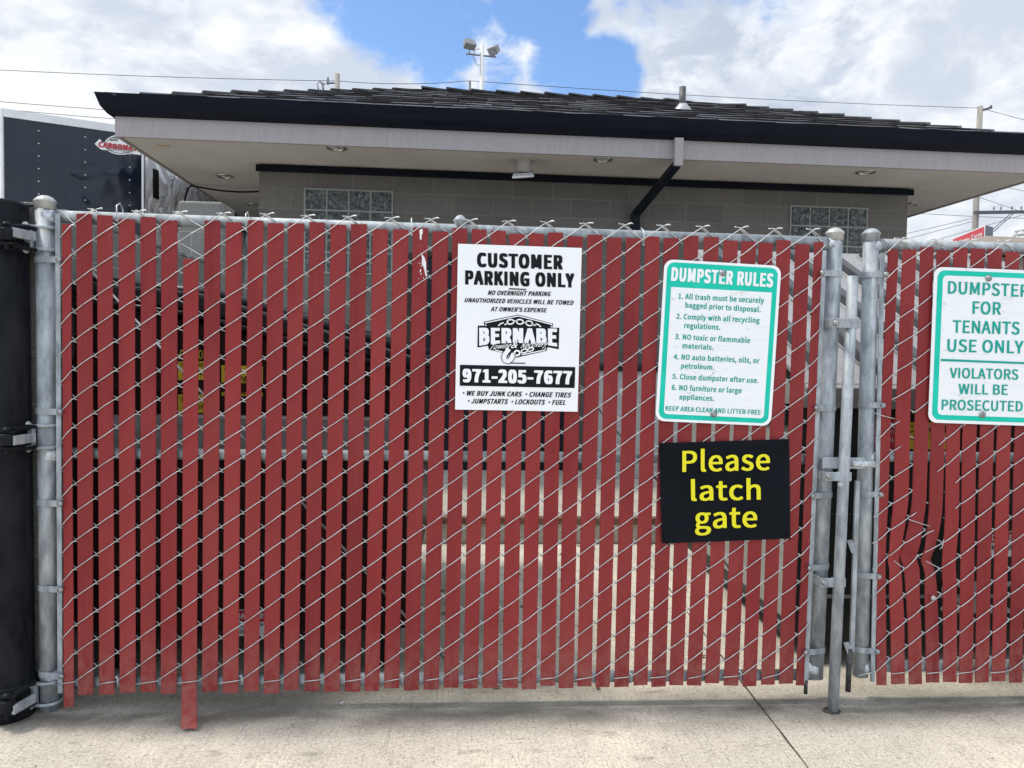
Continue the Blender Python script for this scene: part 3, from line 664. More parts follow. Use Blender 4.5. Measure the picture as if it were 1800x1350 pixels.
for i in range(8):
    x = X0 + .13 + i * .245
    mb = MB(); mb.hexa([LP(x - .040, .05, .012), LP(x + .040, .05, .012), LP(x + .040, .97, .012), LP(x - .040, .97, .012)], [LP(x - .024, .06, .052), LP(x + .024, .06, .052), LP(x + .024, .96, .052), LP(x - .024, .96, .052)])
    mb.build('lid_rib', 'lidrib', lidR, bevel=.006)
    mb = MB()
    for sg in (-1, 1): mb.tube([LP(x + sg * .046, .05, .014), LP(x + sg * .046, .96, .014)], .008, 6)
    mb.build('rib_bead', 'greylid', lidR)
gp = gy - .003
def gst(q, mat, name='sticker'): return sticker(rd, q, mat, gp, name)
t1 = gst([(1535, 736), (1585, 736), (1585, 790), (1535, 790)], 'decalred')
sticker_text(t1, [('1,000 FINE', (1538, 750), (1582, 750), (1538, 742)), ('NO DUMPING', (1538, 763), (1582, 763), (1538, 755)), ('ILLEGAL', (1538, 776), (1572, 776), (1538, 768))], onside(gp - .003), 'white')
t2 = gst([(1592, 742), (1676, 744), (1676, 790), (1592, 789)], 'sticker')
sticker_text(t2, [('CAUTION', (1596, 760), (1670, 761), (1596, 748), dict(bold=.02)), ('DO NOT PLAY', (1596, 774), (1670, 775), (1596, 766))], onside(gp - .003), 'ink')
t3 = gst([(1690, 738), (1830, 740), (1830, 846), (1690, 844)], 'maroon')
t4 = gst([(1741, 934), (1790, 934), (1790, 978), (1741, 978)], 'white')
mb = MB(); P = onside(gp - .0015); lay_poly(mb, [(1742, 935), (1742, 954), (1789, 954), (1789, 935)], P); mb.build('red_panel', 'decalred', t4)
sticker_text(t4, [('DANGER', (1744, 950), (1787, 950), (1744, 940), dict(bold=.02))], onside(gp - .003), 'white', 'heading')
sticker_text(t4, [('KEEP OFF', (1744, 967), (1786, 967), (1744, 958), dict(bold=.02))], onside(gp - .003), 'ink')
sticker_text(rd, [('SEC', (1652, 1078), (1800, 1078), (1652, 1022), dict(bold=.02))], onside(gp - .003), 'lightgrey', 'lettering')
# ================================================================== THE GATE LEAVES
YR = 0.032                                     # the pipe frame stands just behind the mesh
def px_line(pts):
    """a gap between two slats: (u, v) knots -> x on the mesh plane as a function of z"""
    kn = sorted([(onY(u, v, 0).z, onY(u, v, 0).x) for u, v in pts])
    def f(z):
        if z <= kn[0][0]: a, b = kn[0], kn[1]
        elif z >= kn[-1][0]: a, b = kn[-2], kn[-1]
        else:
            for a, b in zip(kn, kn[1:]):
                if a[0] <= z <= b[0]: break
        return a[1] + (b[1] - a[1]) * (z - a[0]) / (b[0] - a[0])
    return f
rg = random.Random(5)
def slat(par, gl_, gr_, z0, z1, w, dx=0.0, twist=0.0, narrow=None, label=None, dent=None, kick=None):
    n_ = 26 if not dent else 70; vs = []; fs = []
    cs = [(-.5, .0), (-.46, -.0022), (-.18, -.0028), (0, -.0022), (.18, -.0028), (.46, -.0022), (.5, .0)]
    wob = [rg.uniform(-.0009, .0009) for _ in range(4)]; tl = rg.uniform(-.0022, .0022); dy = rg.uniform(-.001, .001)
    for i in range(n_ + 1):
        t = i / n_; z = z0 + (z1 - z0) * (t if not kick else t ** 2.2); kx_ = 0; c_ = (gl_(z) + gr_(z)) / 2 + dx + tl * (t - .5) + wob[0] * math.sin(6 * t + wob[1] * 900) 
        ww = w if narrow is None else narrow(t) * w
        tw = twist * math.sin(t * 7 + wob[2] * 2000)
        if dent:                            # pushed back and creased across
            dz_ = z - dent[0]; dyy = dy + dent[1] * (math.exp(-(dz_ / .20) ** 2) if dz_ > 0 else math.exp(-(dz_ / .06) ** 2)) + .007 * max(0, 1 - abs(dz_) / .028) - .004 * max(0, 1 - abs(dz_ - .05) / .03); tw += dent[2] * math.exp(-(dz_ / .10) ** 2)
        else: dyy = dy
        if kick and z < kick[0]: dyy = dy - kick[1] * ((kick[0] - z) / (kick[0] - z0)) ** 1.15; c_ += (CAM.x - c_) * (dy - dyy) / 2.77
        for q, h in cs: vs.append((c_ + q * ww, dyy + h + q * ww * tw, z + (q * rg.uniform(-.004, .004) if i in (0, n_) else 0)))
        for q, h in cs[::-1]: vs.append((c_ + q * ww * .98, dyy + h + .0016 + q * ww * tw, z))
    m_ = len(cs) * 2
    for i in range(n_):
        for j in range(m_): fs.append((i * m_ + j, i * m_ + (j + 1) % m_, (i + 1) * m_ + (j + 1) % m_, (i + 1) * m_ + j))
    fs.append(list(range(m_))[::-1]); fs.append([n_ * m_ + j for j in range(m_)])
    mb = MB(); mb.add(vs, fs); o = mb.build('slat', 'slat', par)
    if label: o['label'] = label
    return o
def wire_mesh(par, gaps, hook_even, zb0, Hh, skip=None, nk=16):
    """zigzag wires, one per column of diamonds; front passes climb to the right, back passes fall to the right"""
    mb = MB(); r = .00195
    for i in range(len(gaps) - 1):
        ga, gb = gaps[i], gaps[i + 1]
        lowA = (i % 2 == 1) if hook_even else (i % 2 == 0)       # left gap carries the low knuckles
        for k_ in range(nk + 1):
            if lowA: za, zb2 = zb0 + k_ * Hh, zb0 + (k_ + .5) * Hh
            else: za, zb2 = zb0 + (k_ + .5) * Hh, zb0 + (k_ + 1) * Hh
            if not lowA and k_ == nk: continue
            j_ = lambda a=.0009: rg.uniform(-a, a)
            A = Vector((ga(za) - .0035, .001, za - .002)); Bv = Vector((gb(zb2) + .0035, .001, zb2 + .002))
            F1 = Vector((ga(za) + .006, -.0068, za + .004 + j_())); F2 = Vector((gb(zb2) - .006, -.0068, zb2 - .003 + j_()))
            Mf = (F1 + F2) / 2 + Vector((0, -.0012, j_(.0016)))
            sk = skip(i, (za + zb2) / 2) if skip else None
            if sk is None: mb.tube([A, F1, Mf, F2, Bv], r, 5, False)
            elif sk == 'L': mb.tube([A, F1, F1 + (F2 - F1) * rg.uniform(.25, .5)], r, 5)
            elif sk == 'R': mb.tube([F2 - (F2 - F1) * rg.uniform(.3, .6), F2, Bv], r, 5)
            zc = za + Hh                                          # back pass down to the right ... up to the left knuckle above
            if not (lowA and k_ == nk):
                C_ = Vector((ga(zc) - .0035, .001, zc - .002)); b1 = Vector((gb(zb2) - .006, .0085, zb2 + .006)); b2 = Vector((ga(zc) + .006, .0085, zc - .006))
                if sk in (None, 'L', 'R'): mb.tube([Bv, b1, b2, C_], r, 5, False)
            elif lowA and k_ == nk:                               # top end: twisted into a barb over the rail
                q = Bv; h = rg.uniform(-.002, .002)
                mb.tube([Bv, q + Vector((.006, -.001, .003)), q + Vector((.020, -.003, .005 + h)), q + Vector((.027, -.001, .004 + h)), q + Vector((.022, .002, .008 + h)), q + Vector((.006, .003, .004))], r, 5)
                b1 = q + Vector((.012, .002, -.010)); mb.tube([Bv, q + Vector((-.010, .006, .004)), q + Vector((-.022, .004, .002 + h)), q + Vector((-.026, .001, .004 + h))], r, 5)
                mb.tube([q + Vector((-.004, .004, .002)), b1, q + Vector((.030, .006, -.022))], r, 5)
            if lowA and k_ == 0:                                  # bottom end: bent flat to the left
                mb.tube([A + Vector((.003, -.003, 0)), A + Vector((-.018, -.008, -.001)), A + Vector((-.066 + rg.uniform(-.012, .012), -.0105, -.003 - rg.uniform(0, .008)))], r, 5)
    return mb.build('wire_mesh', 'wire', par)
def pipe(par, name, p, q, r, cap=True, mat='galv', n=20):
    mb = MB(); mb.tube([p, p + (q - p) * .5, q], r, n); return mb.build(name, mat, par)
def dome_cap(par, p, r, mat='cap'):
    mb = MB(); mb.lathe(p - EZ * .034, EZ, [(r + .002, 0), (r + .002, .024), (r + .005, .027), (r + .005, .031), (r * .95, .038), (r * .72, .045), (r * .35, .050), (.001, .051)], 22); return mb.build('post_cap', mat, par)
def band(par, pc, r, bx, z, side):
    """tension band: strap round the post, lugs pinching the tension bar, bolt"""
    mb = MB(); pts = []
    st_ = []
    for i in range(13):
        a = math.pi * (-.5 + i / 12 * 1.0) + (math.pi if side > 0 else 0)
        st_.append(Vector((pc.x + math.cos(a) * (r + .002), YR + math.sin(a) * (r + .002), z)))
    ends = [Vector((bx, -.012, z)), Vector((bx, .012, z))]
    if side > 0: path = [ends[1], Vector((pc.x, YR + r + .002, z))] + st_ + [Vector((pc.x, YR - r - .002, z)), ends[0]]
    else: path = [ends[0], Vector((pc.x, YR - r - .002, z))] + st_ + [ends[1]]
    path = [p for i, p in enumerate(path) if i == 0 or (p - path[i - 1]).length > 1e-4]
    vs = []; fs = []; h = .011
    for i, p in enumerate(path):
        t = (path[min(i + 1, len(path) - 1)] - path[max(0, i - 1)]).normalized(); nn = Vector((t.y, -t.x, 0)) * .0012
        vs += [p - nn - EZ * h, p + nn - EZ * h, p + nn + EZ * h, p - nn + EZ * h]
    for i in range(len(path) - 1):
        for j in range(4): fs.append((i * 4 + j, i * 4 + (j + 1) % 4, i * 4 + 4 + (j + 1) % 4, i * 4 + 4 + j))
    fs += [(0, 1, 2, 3), tuple((len(path) - 1) * 4 + j for j in (3, 2, 1, 0))]
    mb.add(vs, fs); o = mb.build('tension_band', 'galv', par)
    mb = MB(); mb.lathe(Vector((bx, -.012, z)), (0, -1, 0), [(.0105, 0), (.0105, .003), (.007, .007), (.002, .008)], 12); mb.tube([Vector((bx, -.014, z)), Vector((bx, .022, z))], .005, 8); mb.build('carriage_bolt', 'bolt', o)
    return o
def post_line(top, bot): 
    a = onY(*top, YR); b = onY(*bot, YR); return a, b
def along(a, b, z): return a + (b - a) * ((z - a.z) / (b.z - a.z))

# ---- the wide leaf
gate = thing('gate_leaf', 'wide chain link gate leaf with red privacy slats, carrying three signs', 'gate', (1.45, 0, 0))
TOPG = [130, 165, 204, 242, 280, 315, 356, 391, 431, 467, 502.6, 539, 576, 612, 650, 687, 722, 757, 792, 825, 859.5, 892.6, 926, 960, 994, 1029, 1063.6, 1098, 1130, 1164.6, 1197, 1234, 1268, 1302, 1332, 1362, 1394, 1428]
BOTG = [133, 169.5, 206, 242, 278, 315, 350.5, 387, 424, 460, 494.5, 530, 566, 602, 637.5, 671.6, 705.7, 741, 775.5, 811, 844.5, 879, 914, 946.5, 979, 1011, 1043, 1075.6, 1109.5, 1143, 1172.6, 1205, 1236, 1268, 1301.5, 1334, 1366, 1397]
gaps = [px_line([(104, 405), (108, 1190)])] + [px_line([(t, 410), (b, 1190)]) for t, b in zip(TOPG, BOTG)] + [px_line([(1452, 420), (1419, 1190)])]
for i in range(len(gaps) - 1):
    um = 120 if i == 0 else TOPG[i - 1] + 18
    vt = (376 + (um - 130) * .039 if um < 1000 else 410 + (um - 1000) * .033) + rg.uniform(-2, 6); vb = 1221 - (um - 130) * .0150 + rg.uniform(-4, 3)
    w = .0575 + rg.uniform(-.0025, .0015); kw = {}
    if i == 0: vt, vb, w = 394, 1243, .036; kw = dict(narrow=lambda t: .92 + .10 * math.sin(5 * t), twist=.18, label='narrow bent end slat hanging below the others')
    if i == 6: vt = 455; kw = dict(kick=(.105, .150), label='slat that has slipped down and nearly touches the pavement')
    if i == len(gaps) - 2: w = .036
    z1 = onY(um, vt, 0).z; z0 = .012 if i == 6 else onY(um, vb, 0).z
    if i == 16: kw['label'] = 'slat with a white bird dropping'
    slat(gate, gaps[i], gaps[i + 1], z0, z1, w, **kw)
ZB, HH = .1195, .10455
wire_mesh(gate, gaps, True, ZB, HH)
Lt, Lb = post_line((79.5, 352), (88, 1255)); Mt, Mb = post_line((1467.5, 408), (1432.5, 1190))
pr = .0315
pipe(gate, 'end_post', Lt, Lb, .0325); pipe(gate, 'end_post', Mt, Mb, .0305)
dome_cap(gate, Lt, .0325); dome_cap(gate, Mt, .0305)
def rail(par, zl, zr_, a, b, r, nm='rail'):
    p, q = along(*a, zl), along(*b, zr_); o = pipe(par, nm, p, q, r); return o
rail(gate, onY(115, 381, YR).z, onY(1425, 426, YR).z, (Lt, Lb), (Mt, Mb), .0225); rail(gate, .960, .962, (Lt, Lb), (Mt, Mb), .0205); rail(gate, .104, .104, (Lt, Lb), (Mt, Mb), .0215)
# centre upright behind the slats
Ct, Cb = post_line((809, 386), (796, 1185)); pipe(gate, 'centre_upright', Ct, Cb, .021); dome_cap(gate, Ct, .021, 'galv')
# truss rods, corner to corner behind the mesh
mb = MB(); mb.tube([along(Lt, Lb, 1.76) + Vector((.03, .03, 0)), along(Ct, Cb, .15) + Vector((-.02, .03, 0))], .0048, 8); mb.build('truss_rod', 'galv', gate)
mb = MB(); mb.tube([along(Ct, Cb, 1.76) + Vector((.02, .03, 0)), along(Mt, Mb, .15) + Vector((-.03, .03, 0))], .0048, 8); mb.build('truss_rod', 'galv', gate)
# weld splashes
for p, r in ((along(Lt, Lb, .955), .034), (along(Lt, Lb, 1.824), .034), (along(Mt, Mb, onY(1425, 427, YR).z), .030), (along(Mt, Mb, .13), .033), (along(Lt, Lb, .13), .034)):
    mb = MB(); sg = 1 if p.x < 1.4 else -1
    for q in range(3): mb.lathe(p + Vector((sg * (.002 + q * .008), 0, 0)), (sg, 0, 0), [(r * (.98 - q * .12), 0), (r * (1.0 - q * .13), .010), (r * (.86 - q * .12), .022)], 18)
    vs2 = []
    for v_ in mb.v: vs2.append(v_ + Vector((0, rg.uniform(-.0015, .0015), rg.uniform(-.002, .002))))
    mb.v = vs2; mb.build('weld', 'weld', gate)
# tension bars
tbL = (onY(101.5, 376, 0), onY(106, 1218, 0)); tbM = (onY(1449, 440, 0), onY(1416.5, 1200, 0))
for (a, b) in (tbL, tbM):
    mb = MB(); d_ = (b - a); mb.box((a + b) / 2, .0085, .003, d_.length / 2, Vector((1, 0, 0)), Vector((0, 1, 0)), d_.normalized()); mb.build('tension_bar', 'galv', gate, bevel=.001)
a, b = tbM; mb = MB(); e_ = onY(1416, 1219, 0); mb.tube([b + EZ * .01, e_], .0075, 8); mb.build('bar_tip', 'black_bar', gate)
for v in (458, 722, 881, 1030, 1180):
    z = onY(85, v, YR).z; band(gate, along(Lt, Lb, z), .0325, onY(101.5 + (v - 376) * .0055, v, 0).x + .009, z, 1)
for v in (482, 716, 868, 993, 1139):
    z = onY(1450, v, YR).z; band(gate, along(Mt, Mb, z), .0305, onY(1449 - (v - 440) * .043, v, 0).x - .010, z, -1)
# tie wires
for u, v in ((204, 385), (431, 400), (722, 410), (1130, 428)):
    tw_ = MB(); p = onY(u, v, -.006); tw_.tube([p + Vector((.002, 0, 0)), p + Vector((.004, -.004, .025)), p + Vector((.002, .0, .048)), p + Vector((0, .03, .062)), p + Vector((-.003, .06, .045)), p + Vector((0, .05, .01)), p + Vector((.001, .004, -.004)), p + Vector((.006, -.004, -.006))], .0022, 6); tw_.build('tie_wire', 'wire', gate)
for u, v in ((206, 1192), (424, 1190), (707, 1188), (844, 1190), (1109, 1186), (1301, 1182)):
    tw_ = MB(); p = onY(u, v, -.006); tw_.tube([p + Vector((-.004, -.002, .008)), p + Vector((.003, -.004, 0)), p + Vector((.003, -.003, -.028)), p + Vector((.002, .03, -.046)), p + Vector((.002, .06, -.02)), p + Vector((0, .02, .004)), p + Vector((-.005, -.004, .004))], .0022, 6); tw_.build('tie_wire', 'wire', gate)
# paint-like bird dropping
mb = MB(); rb = random.Random(2); P = onside(-.0045)
lay_poly(mb, [(738, 413), (737, 406), (740, 402), (743, 403), (743, 410), (741, 414), (741, 421), (738, 421)][::-1], P)
lay_poly(mb, [(740, 444), (742, 447), (746, 452), (749, 462), (749, 474), (751, 488), (748, 484), (745, 470), (741, 463), (742, 455)], P)
for _ in range(16):
    x, y = rb.gauss(743, 4), rb.uniform(430, 492); r_ = rb.uniform(.4, 1.2); lay_poly(mb, ell(x, y, r_, r_ * 1.5, 6)[::-1], P)
mb.build('bird_dropping', 'white', gate)
# hinges on the left: bracket arm, two collars and the bolts hooked round the post
def hinge(v):
    z = onY(85, v, YR).z; pc = along(Lt, Lb, z)
    mb = MB(); q0, q1 = onY(22, v, -.125), onY(61, v, -.030); q0.z = q1.z = z; bar(mb, q0, q1, .007, .0165, Vector((.3, .95, 0))); mb.box((pc.x - .040, YR - .033, z), .014, .010, .045); o = mb.build('hinge', 'galv', gate, bevel=.003)
    for dz in (.040, -.040):
        mb = MB(); mb.lathe(Vector((pc.x - .066, YR - .038, z + dz)), (1, 0, 0), [(.006, -.02), (.008, -.004), (.015, 0), (.017, .006), (.017, .022), (.011, .027), (.009, .03)], 14); mb.build('collar', 'cap', o)
        mb = MB(); pth = [Vector((pc.x - .05, YR - .038, z + dz))]
        for i in range(9):
            a_ = -math.pi / 2 + math.pi * i / 8; pth.append(Vector((pc.x + math.cos(a_) * .040, YR + math.sin(a_) * .040, z + dz)))
        pth.append(Vector((pc.x - .05, YR + .040, z + dz))); mb.tube(pth, .0065, 8); mb.build('hook_bolt', 'galv', o)
        mb = MB(); mb.lathe(Vector((pc.x - .090, YR - .038, z + dz)), (1, 0, 0), [(.004, 0), (.006, .006), (.006, .022)], 8); mb.build('bolt_end', 'rust', o)
for v in (421, 766, 1213): hinge(v)
# drop rod with its guides on the meeting post
rt_, rb_ = onY(1492, 487, .0), Vector((2.9455, -.060, -.03))
rt_.y = -.03
rod = pipe(gate, 'drop_rod', rt_, rb_, .0205)
def rodat(z): return rt_ + (rb_ - rt_) * ((z - rt_.z) / (rb_.z - rt_.z))
def clamp(v, hz, bolt=True):
    z = onY(1470, v, 0).z; a_ = along(Mt, Mb, z); b_ = rodat(z); mb = MB()
    mb.box(((a_.x - .034 + b_.x + .026) / 2, -.052, z), (b_.x - a_.x + .06) / 2, .0025, hz); mb.box((b_.x + .024, -.02, z), .0025, .034, hz); mb.box((a_.x + (b_.x - a_.x) * .5, -.045, z), .006, .010, hz); mb.box((a_.x - .034, -.012, z), .0025, .042, hz)
    o = mb.build('rod_guide', 'galv', gate, bevel=.002)
    if bolt: mb = MB(); mb.lathe(Vector((a_.x - .024, -.054, z)), (0, -1, 0), [(.011, 0), (.011, .004), (.006, .009)], 12); mb.build('bolt_head', 'bolt', o)
clamp(569, .018); clamp(834, .017); clamp(1017, .018)
z = onY(1480, 812, 0).z; mb = MB(); b_ = rodat(z); mb.box((b_.x + .005, -.030, z), .085, .003, .022); o = mb.build('latch_plate', 'galv', gate, bevel=.003)
mb = MB(); q = rodat(onY(1476, 847, 0).z); mb.lathe(q + Vector((-.026, -.02, 0)), (0, -1, 0), [(.009, 0), (.011, .01), (.011, .022), (.005, .023)], 12); mb.build('stub', 'galv', rod)

# ---- the second leaf
leaf2 = thing('gate_leaf', 'second chain link gate leaf with kinked red slats and broken wires', 'gate', (3.9, 0, 0))
g2 = [[(1557, 450), (1541, 820), (1535, 960), (1536, 1190)], [(1581.5, 450), (1568, 740), (1567, 864), (1562, 953), (1560, 990), (1560, 1024), (1562, 1095), (1563, 1190)],
      [(1614.5, 450), (1605, 750), (1602, 880), (1594, 930), (1584, 982), (1589, 1000), (1589, 1046), (1593, 1095), (1594, 1190)],
      [(1644, 450), (1635, 740), (1630, 895), (1624, 940), (1612, 978), (1618, 1000), (1620, 1050), (1622, 1110), (1623, 1190)],
      [(1672.5, 450), (1662, 740), (1660, 905), (1655, 955), (1646, 988), (1653, 1008), (1653, 1045), (1655, 1130), (1655, 1190)],
      [(1704, 450), (1688, 780), (1684, 1190)], [(1734.5, 450), (1719, 780), (1711, 1190)], [(1764, 450), (1749, 780), (1741, 1190)], [(1796, 450), (1779, 780), (1770.5, 1190)]]
for i in range(9): g2.append([(1828 + i * 31.0, 450), (1810 + i * 30.6, 780), (1800 + i * 30.2, 1190)])
gaps2 = [px_line(g) for g in g2]
for i in range(len(gaps2) - 1):
    um = 1568 if i == 0 else 1566 + i * 31
    vt = 431 + (i) * .9 + rg.uniform(0, 9); vb = 1203 - i * .8 + rg.uniform(-3, 3); w = .0575 + rg.uniform(-.002, .0015); kw = {}
    if i == 0: w = .042
    if i in (1, 2, 3): kw = dict(label='slat kinked sideways where the mesh is broken', twist=.05, dent=(onY(1600, (985, 978, 986)[i - 1], 0).z, (.004, .005, .004)[i - 1], (.34, -.30, .40)[i - 1]))
    slat(leaf2, gaps2[i], gaps2[i + 1], onY(um, vb, 0).z, onY(um, vt, 0).z, w, **kw)
def skip(i, z):
    v = 653 + (1.3487 - z) * 441
    if i == 1 and 715 < v < 800: return 'R' if v < 745 else 'L'
    if i == 2: 
        if 740 < v < 905: return 'X'
        if 905 < v < 940: return 'L'
    if i == 3:
        if 740 < v < 880: return 'R'
        if 880 < v < 945: return 'X'
    if i == 4 and 850 < v < 905: return 'R'
    if i == 4 and 905 < v < 975: return 'R' if v < 940 else None
    if i == 5 and 890 < v < 930: return 'L'
    if i == 0 and 722 < v < 750: return 'X'
    return None
ZB2 = .1267; HH2 = .1027
wire_mesh(leaf2, gaps2, False, ZB2, HH2, skip)
mb = MB(); P = onside(-.010)
for a_ in ([(1597, 913), (1612, 918), (1634, 925)], [(1537, 726), (1552, 731), (1572, 736)], [(1652, 965), (1656, 962), (1659, 948)], [(1688, 975), (1688, 982)], [(1620, 945), (1630, 937), (1642, 932)]): mb.tube([P(*p) for p in a_], .002, 5)
mb.build('loose_wire', 'wire', leaf2)
mb = MB(); mb.lathe(onY(1640, 1051, -.012), (0, -1, 0), [(.001, 0), (.010, .001), (.010, .003), (.003, .004)], 10); mb.build('washer', 'cap', leaf2)
Rt, Rb = post_line((1531.5, 409), (1512, 1187)); Rr = .0295
pipe(leaf2, 'end_post', Rt, Rb, Rr); dome_cap(leaf2, Rt, Rr, 'galv')
Et, Eb = Rt + Vector((1.30, 0, 0)), Rb + Vector((1.30, 0, 0))
pipe(leaf2, 'end_post', Et, Eb, Rr); dome_cap(leaf2, Et, Rr, 'galv')
rail(leaf2, onY(1545, 430, YR).z, onY(2100, 447, YR).z, (Rt, Rb), (Et, Eb), .0235); rail(leaf2, .975, .975, (Rt, Rb), (Et, Eb), .0205); rail(leaf2, .135, .135, (Rt, Rb), (Et, Eb), .0225)
for p, r in ((along(Rt, Rb, 1.80), .031), (along(Rt, Rb, .135), .033), (along(Rt, Rb, .975), .030)):
    mb = MB()
    for q in range(3): mb.lathe(p + Vector((.002 + q * .008, 0, 0)), (1, 0, 0), [(r * (.98 - q * .12), 0), (r * (1.0 - q * .13), .010), (r * (.86 - q * .12), .022)], 18)
    mb.v = [v_ + Vector((0, rg.uniform(-.0015, .0015), rg.uniform(-.002, .002))) for v_ in mb.v]; mb.build('weld', 'weld', leaf2)
tb = (onY(1551, 445, 0), onY(1533.5, 1198, 0)); mb = MB(); d_ = tb[1] - tb[0]; mb.box((tb[0] + tb[1]) / 2, .0085, .003, d_.length / 2, Vector((1, 0, 0)), Vector((0, 1, 0)), d_.normalized()); mb.build('tension_bar', 'galv', leaf2, bevel=.001)
for v in (484, 711, 866, 1008, 1138):
    z = onY(1523, v, YR).z; band(leaf2, along(Rt, Rb, z), Rr, onY(1551 - (v - 445) * .0232, v, 0).x + .010, z, 1)
# latch bar of the second leaf, and its hanging flat stop bar
z = onY(1520, 817, -.02).z; mb = MB(); mb.tube([onY(1496, 815, -.03), onY(1536, 816, -.03)], .013, 12); o = mb.build('latch_bar', 'weld', leaf2)
mb = MB(); a_, b_ = onY(1507, 845, -.012), onY(1497, 1145, -.012); d_ = b_ - a_; mb.box((a_ + b_) / 2, .0085, .006, d_.length / 2, Vector((1, 0, 0)), Vector((0, 1, 0)), d_.normalized()); sb = mb.build('stop_bar', 'galv', leaf2, bevel=.001)
mb = MB(); mb.tube([onY(1493.5, 1140, -.012), onY(1490.5, 1215, -.012)], .0105, 10); mb.build('tarred_end', 'black_bar', sb)
mb = MB()
for v, u in ((958, 1496), (1138, 1490)):
    pts = [(u - 7, v - 8), (u + 2, v - 9), (u + 6, v), (u + 6, v + 16), (u + 1, v + 14)]; mb.prism([onY(*p, -.018) for p in pts][::-1], (0, .004, 0))
mb.build('hook_plate', 'galv', sb)
# the hole the rod drops into
mb = MB(); c_ = Vector((2.9455 - .004, -.060, .004)); rr = random.Random(4); ring = [c_ + Vector((math.cos(i / 16 * 6.283) * .034 * rr.uniform(.85, 1.2), math.sin(i / 16 * 6.283) * .030 * rr.uniform(.85, 1.15), 0)) for i in range(16)]
mb.add(ring, [list(range(16))]); struct(mb.build('pavement_hole', 'joint'))
# ================================================================== SIGNS ON THE GATE
def quad_map(TL, TR, BR, BL, y):
    a, b, c_, d_ = [onY(*p, y) for p in (TL, TR, BR, BL)]
    return lambda s, t: (a * (1 - s) + b * s) * (1 - t) + (d_ * (1 - s) + c_ * s) * t
def rrect(s0, t0, s1, t1, rs, rt2, n=8):
    o = []
    for cs, ct, a0 in ((s1 - rs, t0 + rt2, -90), (s1 - rs, t1 - rt2, 0), (s0 + rs, t1 - rt2, 90), (s0 + rs, t0 + rt2, 180)):
        for i in range(n + 1):
            a = R_(a0 + 90 * i / n); o.append((cs + math.cos(a) * rs, ct + math.sin(a) * rt2))
    return o
def panel(name, label, Q, y, th, mat, rs=0.0, rt2=0.0, bend=None):
    f = quad_map(*Q, y)
    mb = MB()
    pts = [f(*p) for p in (rrect(0, 0, 1, 1, rs, rt2) if rs else [(0, 0), (1, 0), (1, 1), (0, 1)])]
    mb.prism(pts, (0, th, 0)); o = mb.build(name, mat, org=f(.5, .5)); 
    return tag(o, label, 'sign'), f
def bolt_at(par, p, r=.011):
    mb = MB(); mb.lathe(p, (0, -1, 0), [(r * 1.25, 0), (r * 1.25, .0015), (r * .8, .002), (r * .8, .007), (r * .5, .008)], 10); mb.tube([p, p + Vector((0, -.013, 0))], r * .4, 8); mb.build('bolt', 'bolt', par)
# -- customer parking sign
YS = -.013
T1 = lambda x, y: (795 + x / 4.4255, 425 + y / 4.4262)
park, _ = panel('parking_sign', 'white parking sign with black lettering and a towing badge', [T1(45, 15), T1(1008, 48), T1(975, 1322), T1(22, 1305)], YS - .003, .004, 'signwhite')
pl = lambda x, y: onY(*T1(x, y), YS - .0042)
pl2 = lambda x, y: onY(*T1(x, y), YS - .0050)
mb = MB(); LT = lambda *a, **k_: lay_text(mb, *a, pl, **k_)
LT('CUSTOMER', (192, 196), (860, 217), (192, 84), bold=.085)
LT('PARKING ONLY', (100, 332), (950, 357), (100, 222), bold=.085)
LT('NO OVERNIGHT PARKING', (275, 414), (765, 424), (280, 378), bold=.055, shear=.22)
LT('UNAUTHORIZED VEHICLES WILL BE TOWED', (95, 470), (942, 492), (100, 436), bold=.055, shear=.22)
LT("AT OWNER'S EXPENSE", (298, 540), (735, 550), (302, 506), bold=.055, shear=.22)
LT('\u2022WE BUY JUNK CARS \u2022CHANGE TIRES', (80, 1196), (923, 1212), (84, 1158), bold=.055, shear=.22)
LT('\u2022JUMPSTARTS \u2022LOCKOUTS \u2022FUEL', (120, 1258), (880, 1270), (124, 1220), bold=.055, shear=.22)
lay_poly(mb, [(440, 360), (575, 367), (575, 376), (440, 370)][::-1], pl)
mb.build('lettering', 'ink', park)
mb = MB(); lay_poly(mb, [(60, 957), (957, 975), (952, 1138), (58, 1120)][::-1], pl); bar_ = mb.build('number_panel', 'ink', park)
mb = MB(); lay_text(mb, '971-205-7677', (80, 1092), (932, 1110), (80, 988), pl2, bold=.085); mb.build('number', 'signwhite', bar_)
L1 = lambda x, y: (830 + x / 10.91, 545 + y / 10.91)
def lay(n): return lambda x, y: onY(*L1(x, y), YS - .0040 - .0004 * n)
mb = MB()
lay_poly(mb, [(218, 226), (885, 87), (1556, 262), (1535, 340), (1672, 340), (1660, 752), (1450, 712), (1425, 782), (880, 905), (590, 825), (320, 755), (300, 685), (100, 718), (108, 298), (235, 300)][::-1], lay(0))
badge = mb.build('badge', 'ink', park)
mb = MB(); l1 = lay(1)
lay_stroke(mb, [(268, 305), (245, 247), (885, 112), (1532, 277), (1512, 335)], 20, l1)
lay_stroke(mb, [(440, 768), (600, 808)], 20, l1); lay_stroke(mb, [(950, 858), (1392, 768), (1412, 722)], 20, l1)
for cx, cy, t in ((735, 226, -8), (915, 225, 6), (1095, 254, 14)): lay_stroke(mb, ell(cx, cy, 66, 44, 18, tilt=t), 24, l1, True)
for a_, b_ in (((780, 212), (875, 212)), ((955, 238), (1050, 250)), ((620, 285), (700, 240)), ((1140, 262), (1215, 300))): lay_stroke(mb, [a_, b_], 22, l1)
lay_stroke(mb, [(500, 305), (545, 262), (605, 240)], 22, l1); lay_stroke(mb, [(1215, 262), (1275, 285), (1318, 325)], 22, l1)
